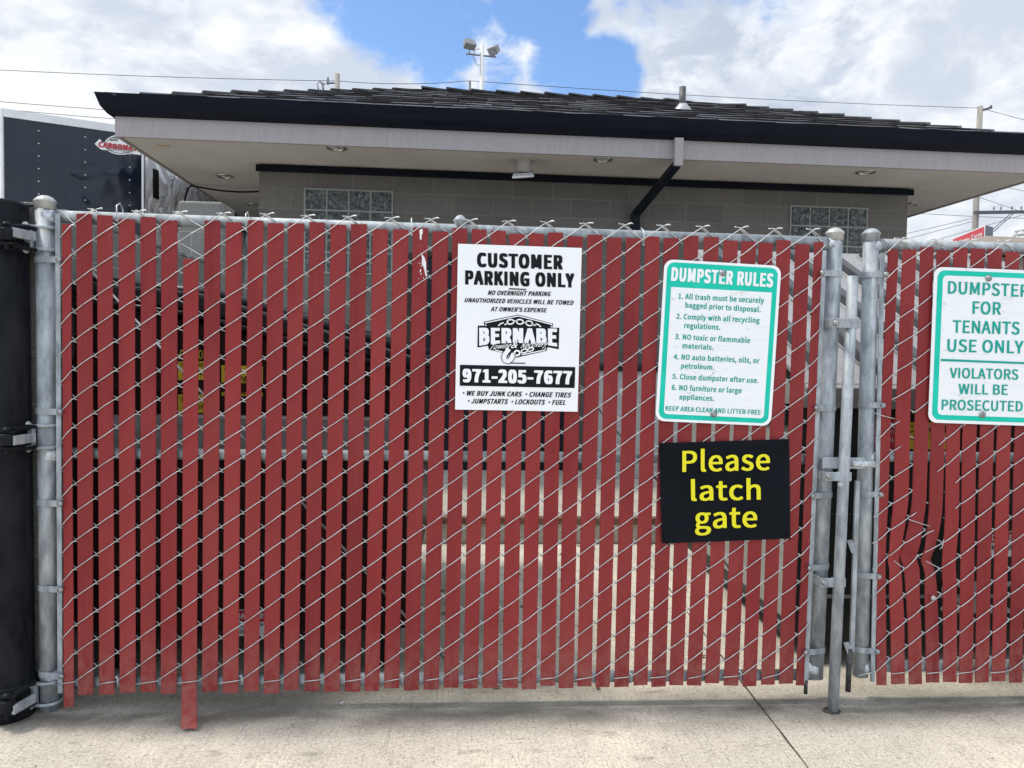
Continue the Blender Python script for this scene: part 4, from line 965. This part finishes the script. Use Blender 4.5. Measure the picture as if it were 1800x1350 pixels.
lay_text(mb, 'BERNABE', (135, 622), (1628, 640), (135, 338), l1, bold=.10, arch=62)
mb.build('badge_lettering', 'signwhite', badge)
mb = MB(); l2 = lay(2)
lay_text(mb, 'Towing', (335, 760), (730, 725), (385, 650), l2, bold=.05, sans=False, shear=.35); lay_text(mb, '&', (742, 735), (870, 725), (760, 600), l2, bold=.05, sans=False, shear=.3); lay_text(mb, 'Recovery', (925, 735), (1440, 695), (975, 610), l2, bold=.05, sans=False, shear=.35)
hook = [(705, 745), (672, 800), (628, 850), (610, 905), (630, 965), (690, 985), (745, 945), (775, 880), (800, 835)]
lay_stroke(mb, hook, 118, l2); lay_stroke(mb, [(645, 1018), (1020, 1020)], 20, lay(0)); lay_stroke(mb, ell(860, 825, 62, 55, 16), 60, l2, True)
mb.build('script_shadow', 'ink', badge)
mb = MB(); l3 = lay(3)
lay_text(mb, 'Towing', (335, 758), (730, 723), (385, 650), l3, bold=.006, sans=False, shear=.35); lay_text(mb, '&', (742, 733), (870, 723), (760, 600), l3, bold=.006, sans=False, shear=.3); lay_text(mb, 'Recovery', (925, 733), (1440, 693), (975, 610), l3, bold=.006, sans=False, shear=.35)
lay_stroke(mb, hook, 88, l3); lay_stroke(mb, ell(860, 825, 52, 46, 16), 34, l3, True); lay_stroke(mb, ell(1000, 785, 62, 34, 14, tilt=-18), 24, l3, True); lay_stroke(mb, ell(1120, 757, 60, 30, 14, tilt=-18), 22, l3, True)
mb.build('script', 'signwhite', badge)
mb = MB(); l4 = lay(4); lay_stroke(mb, [(735, 800), (688, 862), (672, 900)], 26, l4); mb.build('hook_slot', 'ink', badge)

# -- dumpster rules sign
T3 = lambda x, y: (1150 + x / 4.356, 450 + y / 4.355)
YD = -.014
rules, fR = panel('rules_sign', 'green and white sign listing six dumpster rules', [T3(80, 24), T3(974, 76), T3(893, 1302), T3(8, 1262)], YD - .002, .002, 'signwhite', .075, .055)
def sheet_on(par, f, poly, dy, name, mat):
    mb = MB(); mb.add([f(*p) + Vector((0, dy, 0)) for p in poly], [list(range(len(poly)))[::-1]]); return mb.build(name, mat, par)
gb = sheet_on(rules, fR, rrect(.026, .016, .974, .984, .062, .046), -.0006, 'green_border', 'green')
sheet_on(gb, fR, [(.068, .168), (.932, .168)] + rrect(.068, .3, .932, .954, .03, .022)[9:27], -.0012, 'white_panel', 'signcracked')
pt = lambda x, y: onY(*T3(x, y), YD - .0038)
mb = MB(); lay_text(mb, 'DUMPSTER RULES', (128, 190), (908, 240), (135, 85), pt, bold=.075); mb.build('title', 'signwhite', rules)
mb = MB()
for a_ in (('1. All trash must be securely', (183, 327), (840, 362), (187, 286)), ('bagged prior to disposal.', (237, 395), (815, 431), (239, 354)), ('2. Comply with all recycling', (168, 481), (806, 513), (172, 441)), ('regulations.', (228, 551), (505, 566), (231, 510)),
           ('3. NO toxic or flammable', (158, 636), (733, 667), (162, 596)), ('materials.', (216, 706), (452, 719), (219, 666)), ('4. NO auto batteries, oils, or', (148, 790), (805, 822), (152, 750)), ('petroleum.', (205, 859), (458, 872), (208, 820)),
           ('5. Close dumpster after use.', (137, 940), (798, 973), (141, 901)), ('6. NO furniture or large', (132, 1025), (668, 1051), (136, 985)), ('appliances.', (190, 1097), (458, 1110), (193, 1058)), ('KEEP AREA CLEAN AND LITTER-FREE', (86, 1183), (815, 1216), (89, 1147))):
    lay_text(mb, *a_, pt, bold=.045)
mb.build('lettering', 'greentext', rules)
bolt_at(rules, onY(*T3(524, 130), YD - .003)); bolt_at(rules, onY(*T3(455, 1210), YD - .003))
# -- tenants only sign
T6 = lambda x, y: (1620 + x / 4.5, 460 + y / 4.5)
ten, fT = panel('tenants_sign', 'cracked white sign with a green border reserving the dumpster for tenants', [T6(102, 40), T6(992, 74), T6(945, 1302), T6(52, 1272)], YD - .002, .002, 'signcracked', .075, .055)
outer = rrect(.030, .020, .970, .980, .065, .05); inner = rrect(.078, .052, .922, .948, .04, .03)
mb = MB(); n_ = len(outer); mb.add([fT(*p) + Vector((0, -.0006, 0)) for p in outer + inner], [(i, (i + 1) % n_, n_ + (i + 1) % n_, n_ + i) for i in range(n_)]); mb.build('green_border', 'green', ten)
pu = lambda x, y: onY(*T6(x, y), YD - .0034)
mb = MB()
for a_ in (('DUMPSTER', (208, 252), (848, 281), (211, 153)), ('FOR', (403, 413), (628, 421), (405, 313)), ('TENANTS', (245, 562), (775, 577), (248, 462)), ('USE ONLY', (203, 712), (806, 727), (206, 612)), ('VIOLATORS', (222, 920), (765, 934), (224, 838)), ('WILL BE', (292, 1047), (682, 1054), (294, 966)), ('PROSECUTED', (158, 1172), (800, 1186), (161, 1090))):
    lay_text(mb, *a_, pu, bold=.030)
lay_poly(mb, [(152, 768), (862, 797), (862, 813), (152, 786)][::-1], pu)
mb.build('lettering', 'greentext', ten)
bolt_at(ten, onY(*T6(529, 130), YD - .003)); bolt_at(ten, onY(*T6(482, 1210), YD - .003))
# -- please latch gate
T5 = lambda x, y: (780 + x / 2.3274, 400 + y / 2.3276)
latch = MB(); fL = quad_map(T5(880, 882), T5(1413, 865), T5(1418, 1272), T5(893, 1292), YD - .002); ns = 10
vs = []
for j in range(ns + 1):
    for i in range(ns + 1):
        s, t = i / ns, j / ns; vs.append(fL(s, t) + Vector((0, -.004 * math.sin(3.14 * s) * t - .003 * (t * (1 - t)) * 2, 0)))
nv = len(vs); vs2 = [p + Vector((0, .002, 0)) for p in vs]; fs = []
for j in range(ns):
    for i in range(ns):
        a_ = j * (ns + 1) + i; q = (a_, a_ + ns + 1, a_ + ns + 2, a_ + 1); fs.append(q); fs.append(tuple(x + nv for x in q[::-1]))
edge = [i for i in range(ns + 1)] + [(j + 1) * (ns + 1) - 1 for j in range(1, ns + 1)] + [ns * (ns + 1) + i for i in range(ns - 1, -1, -1)] + [j * (ns + 1) for j in range(ns - 1, 0, -1)]
for i in range(len(edge)): a_, b_ = edge[i], edge[(i + 1) % len(edge)]; fs.append((a_, b_, b_ + nv, a_ + nv))
latch.add(vs + vs2, fs); lo = latch.build('latch_sign', 'signblack', org=fL(.5, .5)); tag(lo, 'black sign with yellow lettering asking to latch the gate', 'sign')
ps = lambda x, y: onY(*T5(x, y), YD - .0115)
mb = MB(); lay_text(mb, 'Please', (976, 1000), (1335, 992), (976, 914), ps, bold=.022); lay_text(mb, 'latch', (1012, 1118), (1297, 1113), (1011, 1036), ps, bold=.022); lay_text(mb, 'gate', (1028, 1232), (1283, 1226), (1027, 1146), ps, bold=.022)
mb.build('lettering', 'yellow', lo)
mb = MB()
for c_ in ((898, 897), (1398, 880), (1404, 1256), (908, 1277)):
    mb.tube([onY(*T5(c_[0], c_[1]), YD - .006), onY(*T5(c_[0] + 6, c_[1] + 8), YD - .009), onY(*T5(c_[0] + 14, c_[1] + 22), YD + .004)], .0022, 6)
mb.build('zip_ties', 'cable', lo)

# ================================================================== BLACK HINGE POST
bx, by, br = -.145, -.005, .088
bp = thing('gate_post', 'thick black painted steel post the wide gate hangs from', 'post', (bx, by, 0))
ptop = onY(20, 352, by).z
mb = MB(); mb.lathe((bx, by, -.02), (-.006, 0, 1), [(br + .002, 0), (br, .05), (br, ptop * .5), (br - .001, ptop), (br - .006, ptop + .012), (br * .5, ptop + .02), (.001, ptop + .022)], 40); mb.build('post', 'black', bp)
for v in (421, 766, 1213):
    z = onY(40, v, 0).z
    mb = MB(); mb.lathe((bx, by, z - .034), EZ, [(br + .001, 0), (br + .007, .004), (br + .008, .018), (br + .001, .022)], 36); mb.lathe((bx, by, z + .022), EZ, [(br + .001, 0), (br + .008, .004), (br + .007, .018), (br + .001, .022)], 36)
    o = mb.build('hinge_band', 'black', bp)
    mb = MB(); kx = onY(12, v, -.118).x; ky = -.118
    mb.lathe((kx, ky, z - .020), EZ, [(.024, 0), (.026, .003), (.026, .037), (.024, .040)], 16)
    for dz in (-.030, .026):
        mb.box((kx - .012, ky + .020, z + dz), .036, .026, .0045); mb.tube([(kx + .012, ky + .02, z + dz + (.006 if dz > 0 else -.006)), (kx + .030, ky + .06, z + dz + (.012 if dz > 0 else -.010)), (kx + .040, ky + .10, z + dz + (.010 if dz > 0 else -.008))], .008, 8)
    mb.lathe((kx, ky, z + .030), EZ, [(.016, 0), (.016, .006), (.010, .012), (.002, .014)], 12)
    mb.tube([(kx, ky, z - .03), (kx, ky, z - .052)], .007, 8)
    mb.build('hinge_block', 'black', o, bevel=.002)

# ================================================================== TRAILER BEYOND THE WALL
def ground_pt(u, d): p = atD(u, 640, d); return Vector((p.x, p.y, 0))
A_ = ground_pt(8, 7.45); B_ = ground_pt(252, 8.05); C_ = ground_pt(400, 9.9)
d1 = (A_ - B_).normalized(); A_ = A_ + d1 * .0
E_ = C_ + (C_ - B_).normalized() * .6; D_ = A_ + Vector((-.45, 3.4, 0)); zt = 3.70; zb1 = .55
tr = thing('cargo_trailer', 'tall black cargo trailer with a polished nose beyond the block wall', 'trailer', (A_ + C_) / 2)
mb = MB(); mb.prism([p + EZ * zb1 for p in (A_, B_, C_, E_, D_)], EZ * (zt - zb1)); mb.build('body', 'trailer', tr, bevel=.02)
nA = Vector((B_ - A_)).cross(EZ).normalized(); nB = Vector((C_ - B_)).cross(EZ).normalized()
if nA.y > 0: nA = -nA
if nB.x < 0: nB = -nB
nBv = nB
def skin(p, q, z0, z1, n_, off, nx=18):
    mb = MB(); vs = []; fs = []
    for i in range(nx + 1):
        for z in (z0, z1): vs.append(p + (q - p) * (i / nx) + EZ * z + n_ * off)
    for i in range(nx): fs.append((2 * i, 2 * i + 2, 2 * i + 3, 2 * i + 1))
    mb.add(vs, fs); return mb
dB = (C_ - B_).normalized()
mb = MB(); mb.prism([B_ + dB * .03 + nBv * .006 + EZ * zb1, C_ + nBv * .006 + EZ * zb1, C_ + nBv * .006 + EZ * (zt - .12), B_ + dB * .03 + nBv * .006 + EZ * (zt - .12)], nBv * -.004); mb.build('polished_nose', 'alu', tr)
mb = MB(); mb.prism([A_ + nA * .012 + EZ * (zt - .06), B_ + nA * .012 + EZ * (zt - .06), B_ + nA * .012 + EZ * (zt + .02), A_ + nA * .012 + EZ * (zt + .02)], nA * -.02)
mb.prism([B_ + nBv * .012 + EZ * (zt - .10), C_ + nBv * .012 + EZ * (zt - .10), C_ + nBv * .012 + EZ * (zt + .02), B_ + nBv * .012 + EZ * (zt + .02)], nBv * -.02)
mb.box(A_ + nA * .0 + EZ * (zt + zb1) / 2, .012, .012, (zt - zb1) / 2); mb.box(B_ + EZ * (zt + zb1) / 2 , .010, .010, (zt - zb1) / 2 - .05); mb.build('trim', 'trim', tr)
mb = MB()
for u, v0, n_ in ((68, 230, 6), (150, 241, 6), (228, 272, 5)):
    for j in range(n_):
        d = ray(u, v0 + j * 22.2); p = CAM + d * ((A_ + nA * .002 - CAM).dot(nA) / d.dot(nA)); mb.lathe(p, nA, [(.0075, 0), (.006, .003), (.001, .005)], 8)
mb.build('rivets', 'trim', tr)
def onT(off): 
    def f(u, v):
        d = ray(u, v); return CAM + d * ((A_ + nA * off - CAM).dot(nA) / d.dot(nA))
    return f
TL_ = lambda x, y: (x / 3.913, 180 + y / 3.913)
mb = MB(); f_ = onT(.006); lay_poly(mb, [TL_(*p) for p in ell(835, 290, 118, 70, 28)], f_); lay_stroke(mb, [TL_(x, y) for x, y in ((668, 268), (700, 300), (970, 338))], 12.5, f_)
logo = mb.build('decal', 'white', tr)
mb = MB(); f_ = onT(.008)
lay_stroke(mb, [TL_(*p) for p in ell(835, 290, 106, 60, 28)], 1.0, f_, True)
for i in range(-6, 7):
    if abs(i) < 2: continue
    lay_stroke(mb, [TL_(835 + i * 13, 268), TL_(835 + i * 11, 240 + abs(i) * 2)], .9, f_)
for j in range(3): lay_stroke(mb, [TL_(755, 246 + j * 9), TL_(812, 240 + j * 9)], .8, f_); lay_stroke(mb, [TL_(858, 242 + j * 9), TL_(915, 250 + j * 9)], .8, f_)
mb.build('decal_lines', 'ink', logo)
mb = MB(); lay_text(mb, 'CARGOMATE', TL_(676, 306), TL_(972, 340), TL_(678, 270), onT(.009), bold=.085); mb.build('decal_lettering', 'decalred', logo)
mb = MB()
p = atD(262, 291, 8.2); mb.box(B_ + dB * .22 + nBv * .012 + EZ * (zt - .52), .004, .05, .16, nBv, dB, EZ); mb.build('marker_light', 'cable', tr)
for s_ in (A_ * .6 + D_ * .4, B_ * .5 + E_ * .5):
    mb = MB(); c_ = Vector((s_.x, s_.y, .34)); mb.lathe(c_ - Vector((.1, 0, 0)), (1, 0, 0), [(.20, 0), (.33, .01), (.34, .05), (.34, .15), (.33, .19), (.20, .2)], 24); mb.build('wheel', 'rubber', tr)

# ================================================================== BEYOND: POLES, WIRES, ROADSIDE SIGN, TREE, HOUSE
def pole(name, label, u, vt, d, r, mat='wood', vx=None, cat='pole', group=None):
    t = atD(u, vt, d); o = thing(name, label, cat, (t.x, t.y, 0), group)
    mb = MB(); mb.tube([(t.x, t.y, -.3), (t.x, t.y, t.z * .5), (t.x, t.y, t.z)], [r * 1.35, r * 1.15, r], 14); mb.build('pole', mat, o); return o, t
RT = Vector((rt.x, rt.y, 0)).normalized(); FWD = Vector((-RT.y, RT.x, 0))
# floodlight pole
fp, ft = pole('floodlight_pole', 'white pole with two square floodlights rising behind the roof ridge', 847.5, 79, 19, .048, 'polewhite', cat='lamp post')
za = ft.z - .27
mb = MB(); mb.tube([ft + EZ * -.23 - RT * .42, ft + EZ * -.30 + RT * .36], .022, 8); mb.build('crossbar', 'lamphead', fp)
for s_, w, tilt, yawd in ((-1, .155, -.45, .5), (1, .135, -.85, -.7)):
    c_ = ft + EZ * (.02 if s_ < 0 else -.12) + RT * (-.33 if s_ < 0 else .31)
    ax = (RT * math.cos(yawd) + FWD * math.sin(yawd)); fy = (FWD * math.cos(yawd) - RT * math.sin(yawd)); fy2 = (fy * math.cos(tilt) + EZ * math.sin(tilt)); uz = ax.cross(fy2)
    mb = MB(); mb.hexa([c_ + ax * a * w + fy2 * b * .10 - uz * .10 for a, b in ((-1, -1), (1, -1), (1, 1), (-1, 1))], [c_ + ax * a * w * .8 + fy2 * b * .085 + uz * .10 for a, b in ((-1, -1), (1, -1), (1, 1), (-1, 1))]); h_ = mb.build('lamp_head', 'lamphead', fp, bevel=.008)
    mb = MB(); mb.box(c_ - uz * .104, w * .85, .085, .004, ax, fy2, uz); mb.build('lens', 'lampglass', h_)
    mb = MB(); mb.tube([c_ - uz * .05 + fy2 * .1, c_ - EZ * .14, ft + EZ * (-.25) + RT * s_ * .33], .016, 6); mb.build('bracket', 'lamphead', h_)
mb = MB(); mb.tube([ft + EZ * (-.1) - RT * .04, ft + EZ * -.12 - RT * .18, ft + EZ * -.32 - RT * .22, ft + EZ * -.52 - RT * .12, ft + EZ * -.5 - RT * .03], .010, 6); mb.build('conduit', 'lamphead', fp)
# wooden pole stub with insulators
p1, t1_ = pole('utility_pole', 'wooden utility pole top with small insulators left of the roof ridge', 593, 130, 30, .10)
mb = MB(); mb.tube([t1_ + EZ * -.36, t1_ + EZ * -.38 - RT * .45], .035, 8); mb.build('arm', 'crossarm', p1)
for dx in (-.38,):
    mb = MB(); mb.lathe(t1_ + EZ * -.40 + RT * dx, EZ, [(.03, -.04), (.05, 0), (.045, .1), (.055, .12), (.045, .2), (.05, .22), (.03, .28)], 10); mb.build('insulator', 'galv', p1)
mb = MB(); mb.tube([t1_ + EZ * -.44 - RT * .5, t1_ + EZ * -.30 - RT * .72, t1_ + EZ * -.42 - RT * .82, t1_ + EZ * -.68 - RT * .74], .028, 6); mb.tube([t1_ + EZ * -.34 - RT * .66, t1_ + EZ * -.5 - RT * .58, t1_ + EZ * -.75 - RT * .56], .04, 6); mb.build('cutout', 'galv', p1)
p2, t2_ = pole('utility_pole', 'thin dark pole tip just showing over the ridge beside the floodlights', 826, 142, 30, .045, 'crossarm')
p3, t3_ = pole('utility_pole', 'tall wooden utility pole with a crossarm above the red roadside sign', 1723, 187, 36, .125)
mb = MB(); mb.tube([t3_ + EZ * -.22, t3_ + EZ * -.05 + RT * .52], .055, 8); mb.lathe(t3_ + EZ * -.02 + RT * .52, EZ, [(.05, -.08), (.07, 0), (.05, .08)], 10); mb.build('top_bracket', 'crossarm', p3)
ca, cb_ = atD(1708, 375, 36), atD(1845, 373, 36.5)
mb = MB(); d_ = (cb_ - ca).normalized(); mb.box((ca + cb_) / 2 - FWD * .18, .075, .055, (cb_ - ca).length / 2, EZ, FWD, d_); arm = mb.build('crossarm', 'crossarm', p3)
mb = MB()
for t in (.25, .34, .48, .60, .74, .86, .97): q = ca + (cb_ - ca) * t - FWD * .18 + EZ * .07; mb.lathe(q, EZ, [(.016, 0), (.016, .08), (.04, .10), (.05, .15), (.03, .22)], 8)
mb.build('insulators', 'galv', arm)
def wire(label, pts, sag, name='power_line', r=.012, group='power lines'):
    mb = MB(); full = []
    for (a, b) in zip(pts, pts[1:]):
        for i in range(17 if True else 1): t = i / 16; full.append(a + (b - a) * t - EZ * sag * 4 * t * (1 - t))
    clean = [full[0]] + [q for p_, q in zip(full, full[1:]) if (q - p_).length > 1e-4]
    mb.tube(clean, r, 5); o = mb.build(name, 'line', org=(pts[0] + pts[-1]) / 2); tag(o, label, 'wire', group)
wire('topmost overhead wire strung across the whole sky behind the roof', [atD(-260, 108, 29), t1_ + EZ * -.28, t2_ + EZ * .0, t3_ + EZ * -.08, atD(2300, 330, 40)], .12, r=.012)
wire('upper of two slack wires crossing behind the left roof corner', [atD(-200, 160, 26), t1_ + EZ * -1.9], .15, r=.011)
wire('lower of two slack wires crossing behind the left roof corner', [atD(-200, 170, 26), t1_ + EZ * -2.25], .2, r=.011)
wire('level wire crossing the tall pole just below its crossarm', [atD(1400, 362, 40), atD(1722, 381, 36.3), atD(2100, 392, 36)], .02, r=.012)
for i, (a_, b_) in enumerate((((1430, 445), (1712, 383)), ((1430, 460), (1714, 388)), ((1440, 478), (1800, 377)))):
    wire(['first', 'second', 'third'][i] + ' in order of height of the slanting wires left of the tall pole', [atD(*a_, 44), atD(*b_, 36.2)], .05, r=.012)
wire('wire running down to the right from under the eave past the pole', [atD(1640, 318, 34), atD(1960, 428, 36)], .02, r=.010)
wire('short steep wire seen above the crossarm at the right edge', [atD(1690, 310, 34), atD(1960, 372, 36)], .02, r=.010)
for k_, (a_, b_) in enumerate((((1747, 407), (1783, 374)), ((1746, 403), (1778, 374)))):
    wire(['right', 'left'][k_] + ' one of the twin guy wires from the crossarm to the red sign', [atD(*a_, 35), atD(*b_, 36.1)], 0, r=.020, name='guy_wire', group='guy wires')
# roadside sign
sq = [atD(1675, 413, 34), atD(1732.5, 402, 30.5), atD(1732.5, 437, 30.5), atD(1675, 446, 34)]
zt_, zb2_ = sq[1].z, sq[2].z - .1
Ls, Rs = Vector((sq[0].x, sq[0].y, 0)), Vector((sq[1].x, sq[1].y, 0)); dS = (Rs - Ls).normalized(); nS = Vector((dS.y, -dS.x, 0)); nS = nS if nS.dot(CAM - Ls) > 0 else -nS
bk = Vector((atD(1746, 407, 31.0).x, atD(1746, 407, 31.0).y, 0)) - Rs
rs = thing('roadside_sign', 'red backlit box sign on a post under the tall utility pole', 'sign', (Ls + Rs) / 2)
ztl = (zt_ + sq[0].z) / 2
mb = MB(); mb.prism([p_ + EZ * zb2_ for p_ in (Ls, Rs, Rs + bk, Ls + bk)], EZ * (ztl - zb2_)); mb.build('cabinet', 'signgrey', rs, bevel=.02)
def fS(s, t, off=.02): return Ls + (Rs - Ls) * s + EZ * (zb2_ + (ztl - zb2_) * t) + nS * off
mb = MB(); mb.add([fS(0, 0, .01), fS(1, 0, .01), fS(1, 1, .01), fS(0, 1, .01)], [(0, 1, 2, 3)]); fr_ = mb.build('face_frame', 'white', rs)
mb = MB(); mb.add([fS(.015, .05), fS(.97, .05), fS(.97, .95), fS(.015, .95)], [(0, 1, 2, 3)]); mb.build('face', 'signred', rs)
mb = MB(); fs2 = lambda x, y: fS(x, y, .035); lay_text(mb, 'State Farm', (.24, .56), (.93, .56), (.245, .80), fs2, bold=.02); lay_text(mb, 'Insurance', (.24, .32), (.60, .32), (.243, .46), fs2, bold=.01)
for cx, cy in ((.125, .74), (.085, .48), (.165, .48)): lay_poly(mb, ell(cx, cy, .034, .11, 16), fs2)
mb.build('lettering', 'white', rs)
mb = MB(); mp_ = (Ls + Rs + bk) / 2; mp_ = (Ls + Rs) / 2 + bk * .5; mb.tube([Vector((mp_.x, mp_.y, -.2)), Vector((mp_.x, mp_.y, zb2_ + .1))], .16, 12); mb.build('post', 'signgrey', rs)
# spruce at the right edge
tp_ = atD(1826, 300, 24); sp_ = thing('spruce_tree', 'dark spruce whose branch tips reach in at the right edge', 'tree', (tp_.x, tp_.y, 0))
mb = MB(); mb.tube([(tp_.x, tp_.y, -.2), (tp_.x, tp_.y, tp_.z * .5), (tp_.x, tp_.y, tp_.z)], [.2, .11, .015], 10); mb.build('trunk', 'bark', sp_)
mb = MB(); rt_r = random.Random(21); H = tp_.z
z = 1.6
while z < H - .1:
    n_ = 7
    for q in range(n_):
        an = rt_r.uniform(0, 6.283); ln_ = (H - z) * .27 * rt_r.uniform(.75, 1.1) + .12; d_ = Vector((math.cos(an), math.sin(an), 0)); sd = Vector((-d_.y, d_.x, 0))
        steps = max(5, int(ln_ / .055))
        for s_ in range(steps):
            t = (s_ + .5) / steps; c_ = Vector((tp_.x, tp_.y, z)) + d_ * ln_ * t + EZ * (-.34 * ln_ * t + .20 * ln_ * t * t)
            for m_ in range(5):
                wd = .20 * (1 - t * .6) * (.5 + .5 * min(1, ln_)); tip = c_ + sd * rt_r.uniform(-1, 1) * wd + d_ * rt_r.uniform(-.02, .12) + EZ * rt_r.uniform(-.10, .05)
                sdv = Vector((rt_r.uniform(-1, 1), rt_r.uniform(-1, 1), rt_r.uniform(-1, 1))).normalized() * .016
                mb.add([c_ - sdv, c_ + sdv, tip], [(0, 1, 2)])
    z += .17
mb.build('crown', 'needle', sp_)
# house with a brown roof beyond
ha, hb = atD(1752, 428, 17), atD(1990, 396, 17.6); hg = Vector((ha.x, ha.y, 0)); hh = Vector((hb.x, hb.y, 0)); hd = (hh - hg).normalized(); hn = Vector((-hd.y, hd.x, 0))
ho = thing('house', 'house with a brown composition roof low at the right edge', 'house', (hg + hh) / 2)
rz = ha.z - .06
def hp(a, b, z_): return hg + hd * a + hn * b + EZ * z_
Lh = 7.0
mb = MB(); mb.hexa([hp(.5, .5, 0), hp(Lh, .5, 0), hp(Lh, 6.5, 0), hp(.5, 6.5, 0)], [hp(.5, .5, rz - .16), hp(Lh, .5, rz - .16), hp(Lh, 6.5, rz - .16), hp(.5, 6.5, rz - .16)]); mb.build('wall', 'tan', ho)
mb = MB(); q = [hp(0, 0, rz - .12), hp(Lh + .5, 0, rz - .12), hp(Lh + .5, 7, rz - .12), hp(0, 7, rz - .12)]; tp2 = [hp(2.6, 3.2, rz + .85), hp(Lh - 2, 3.2, rz + .85)]
mb.add(q + tp2, [(0, 1, 5, 4), (1, 2, 5), (2, 3, 4, 5), (3, 0, 4), (3, 2, 1, 0)]); mb.build('roof', 'brownroof', ho)
# ------------------------------------------------------------------ small litter
mb = MB(); rl = random.Random(9)
for i in range(150):
    if i < 70: x, y = rl.uniform(-.3, 4), rl.uniform(-.55, -.02)
    elif i < 110: x, y = rl.uniform(1.2, 3.0), 2.45 - abs(rl.gauss(0, .12))
    else: x, y = rl.uniform(1.3, 3.0), rl.uniform(.05, 2.4)
    a = rl.uniform(0, 6.28); s_ = rl.uniform(.002, .006) if i < 70 else rl.uniform(.006, .022); c_ = Vector((x, y, .004)); d_ = Vector((math.cos(a), math.sin(a), 0)) * s_; e_ = Vector((-d_.y, d_.x, 0)) * .5
    mb.add([c_ - d_, c_ + e_ + EZ * s_ * .4, c_ + d_ + EZ * s_ * .15, c_ - e_ + EZ * s_ * .25], [(0, 1, 2, 3)])
lf = mb.build('leaf_litter', 'leaf'); lf['kind'] = 'stuff'
mb = MB(); p = onZ(600, 1237, .004); mb.add([p + Vector((-.010, .004, 0)), p + Vector((-.004, -.002, .002)), p + Vector((.006, -.001, .002)), p + Vector((.009, .007, .008)), p + Vector((0, .002, .004))], [(0, 1, 2, 3, 4)])
tag(mb.build('paper_scrap', 'white', org=p), 'tiny white scrap lying on the pavement under the gate', 'litter')
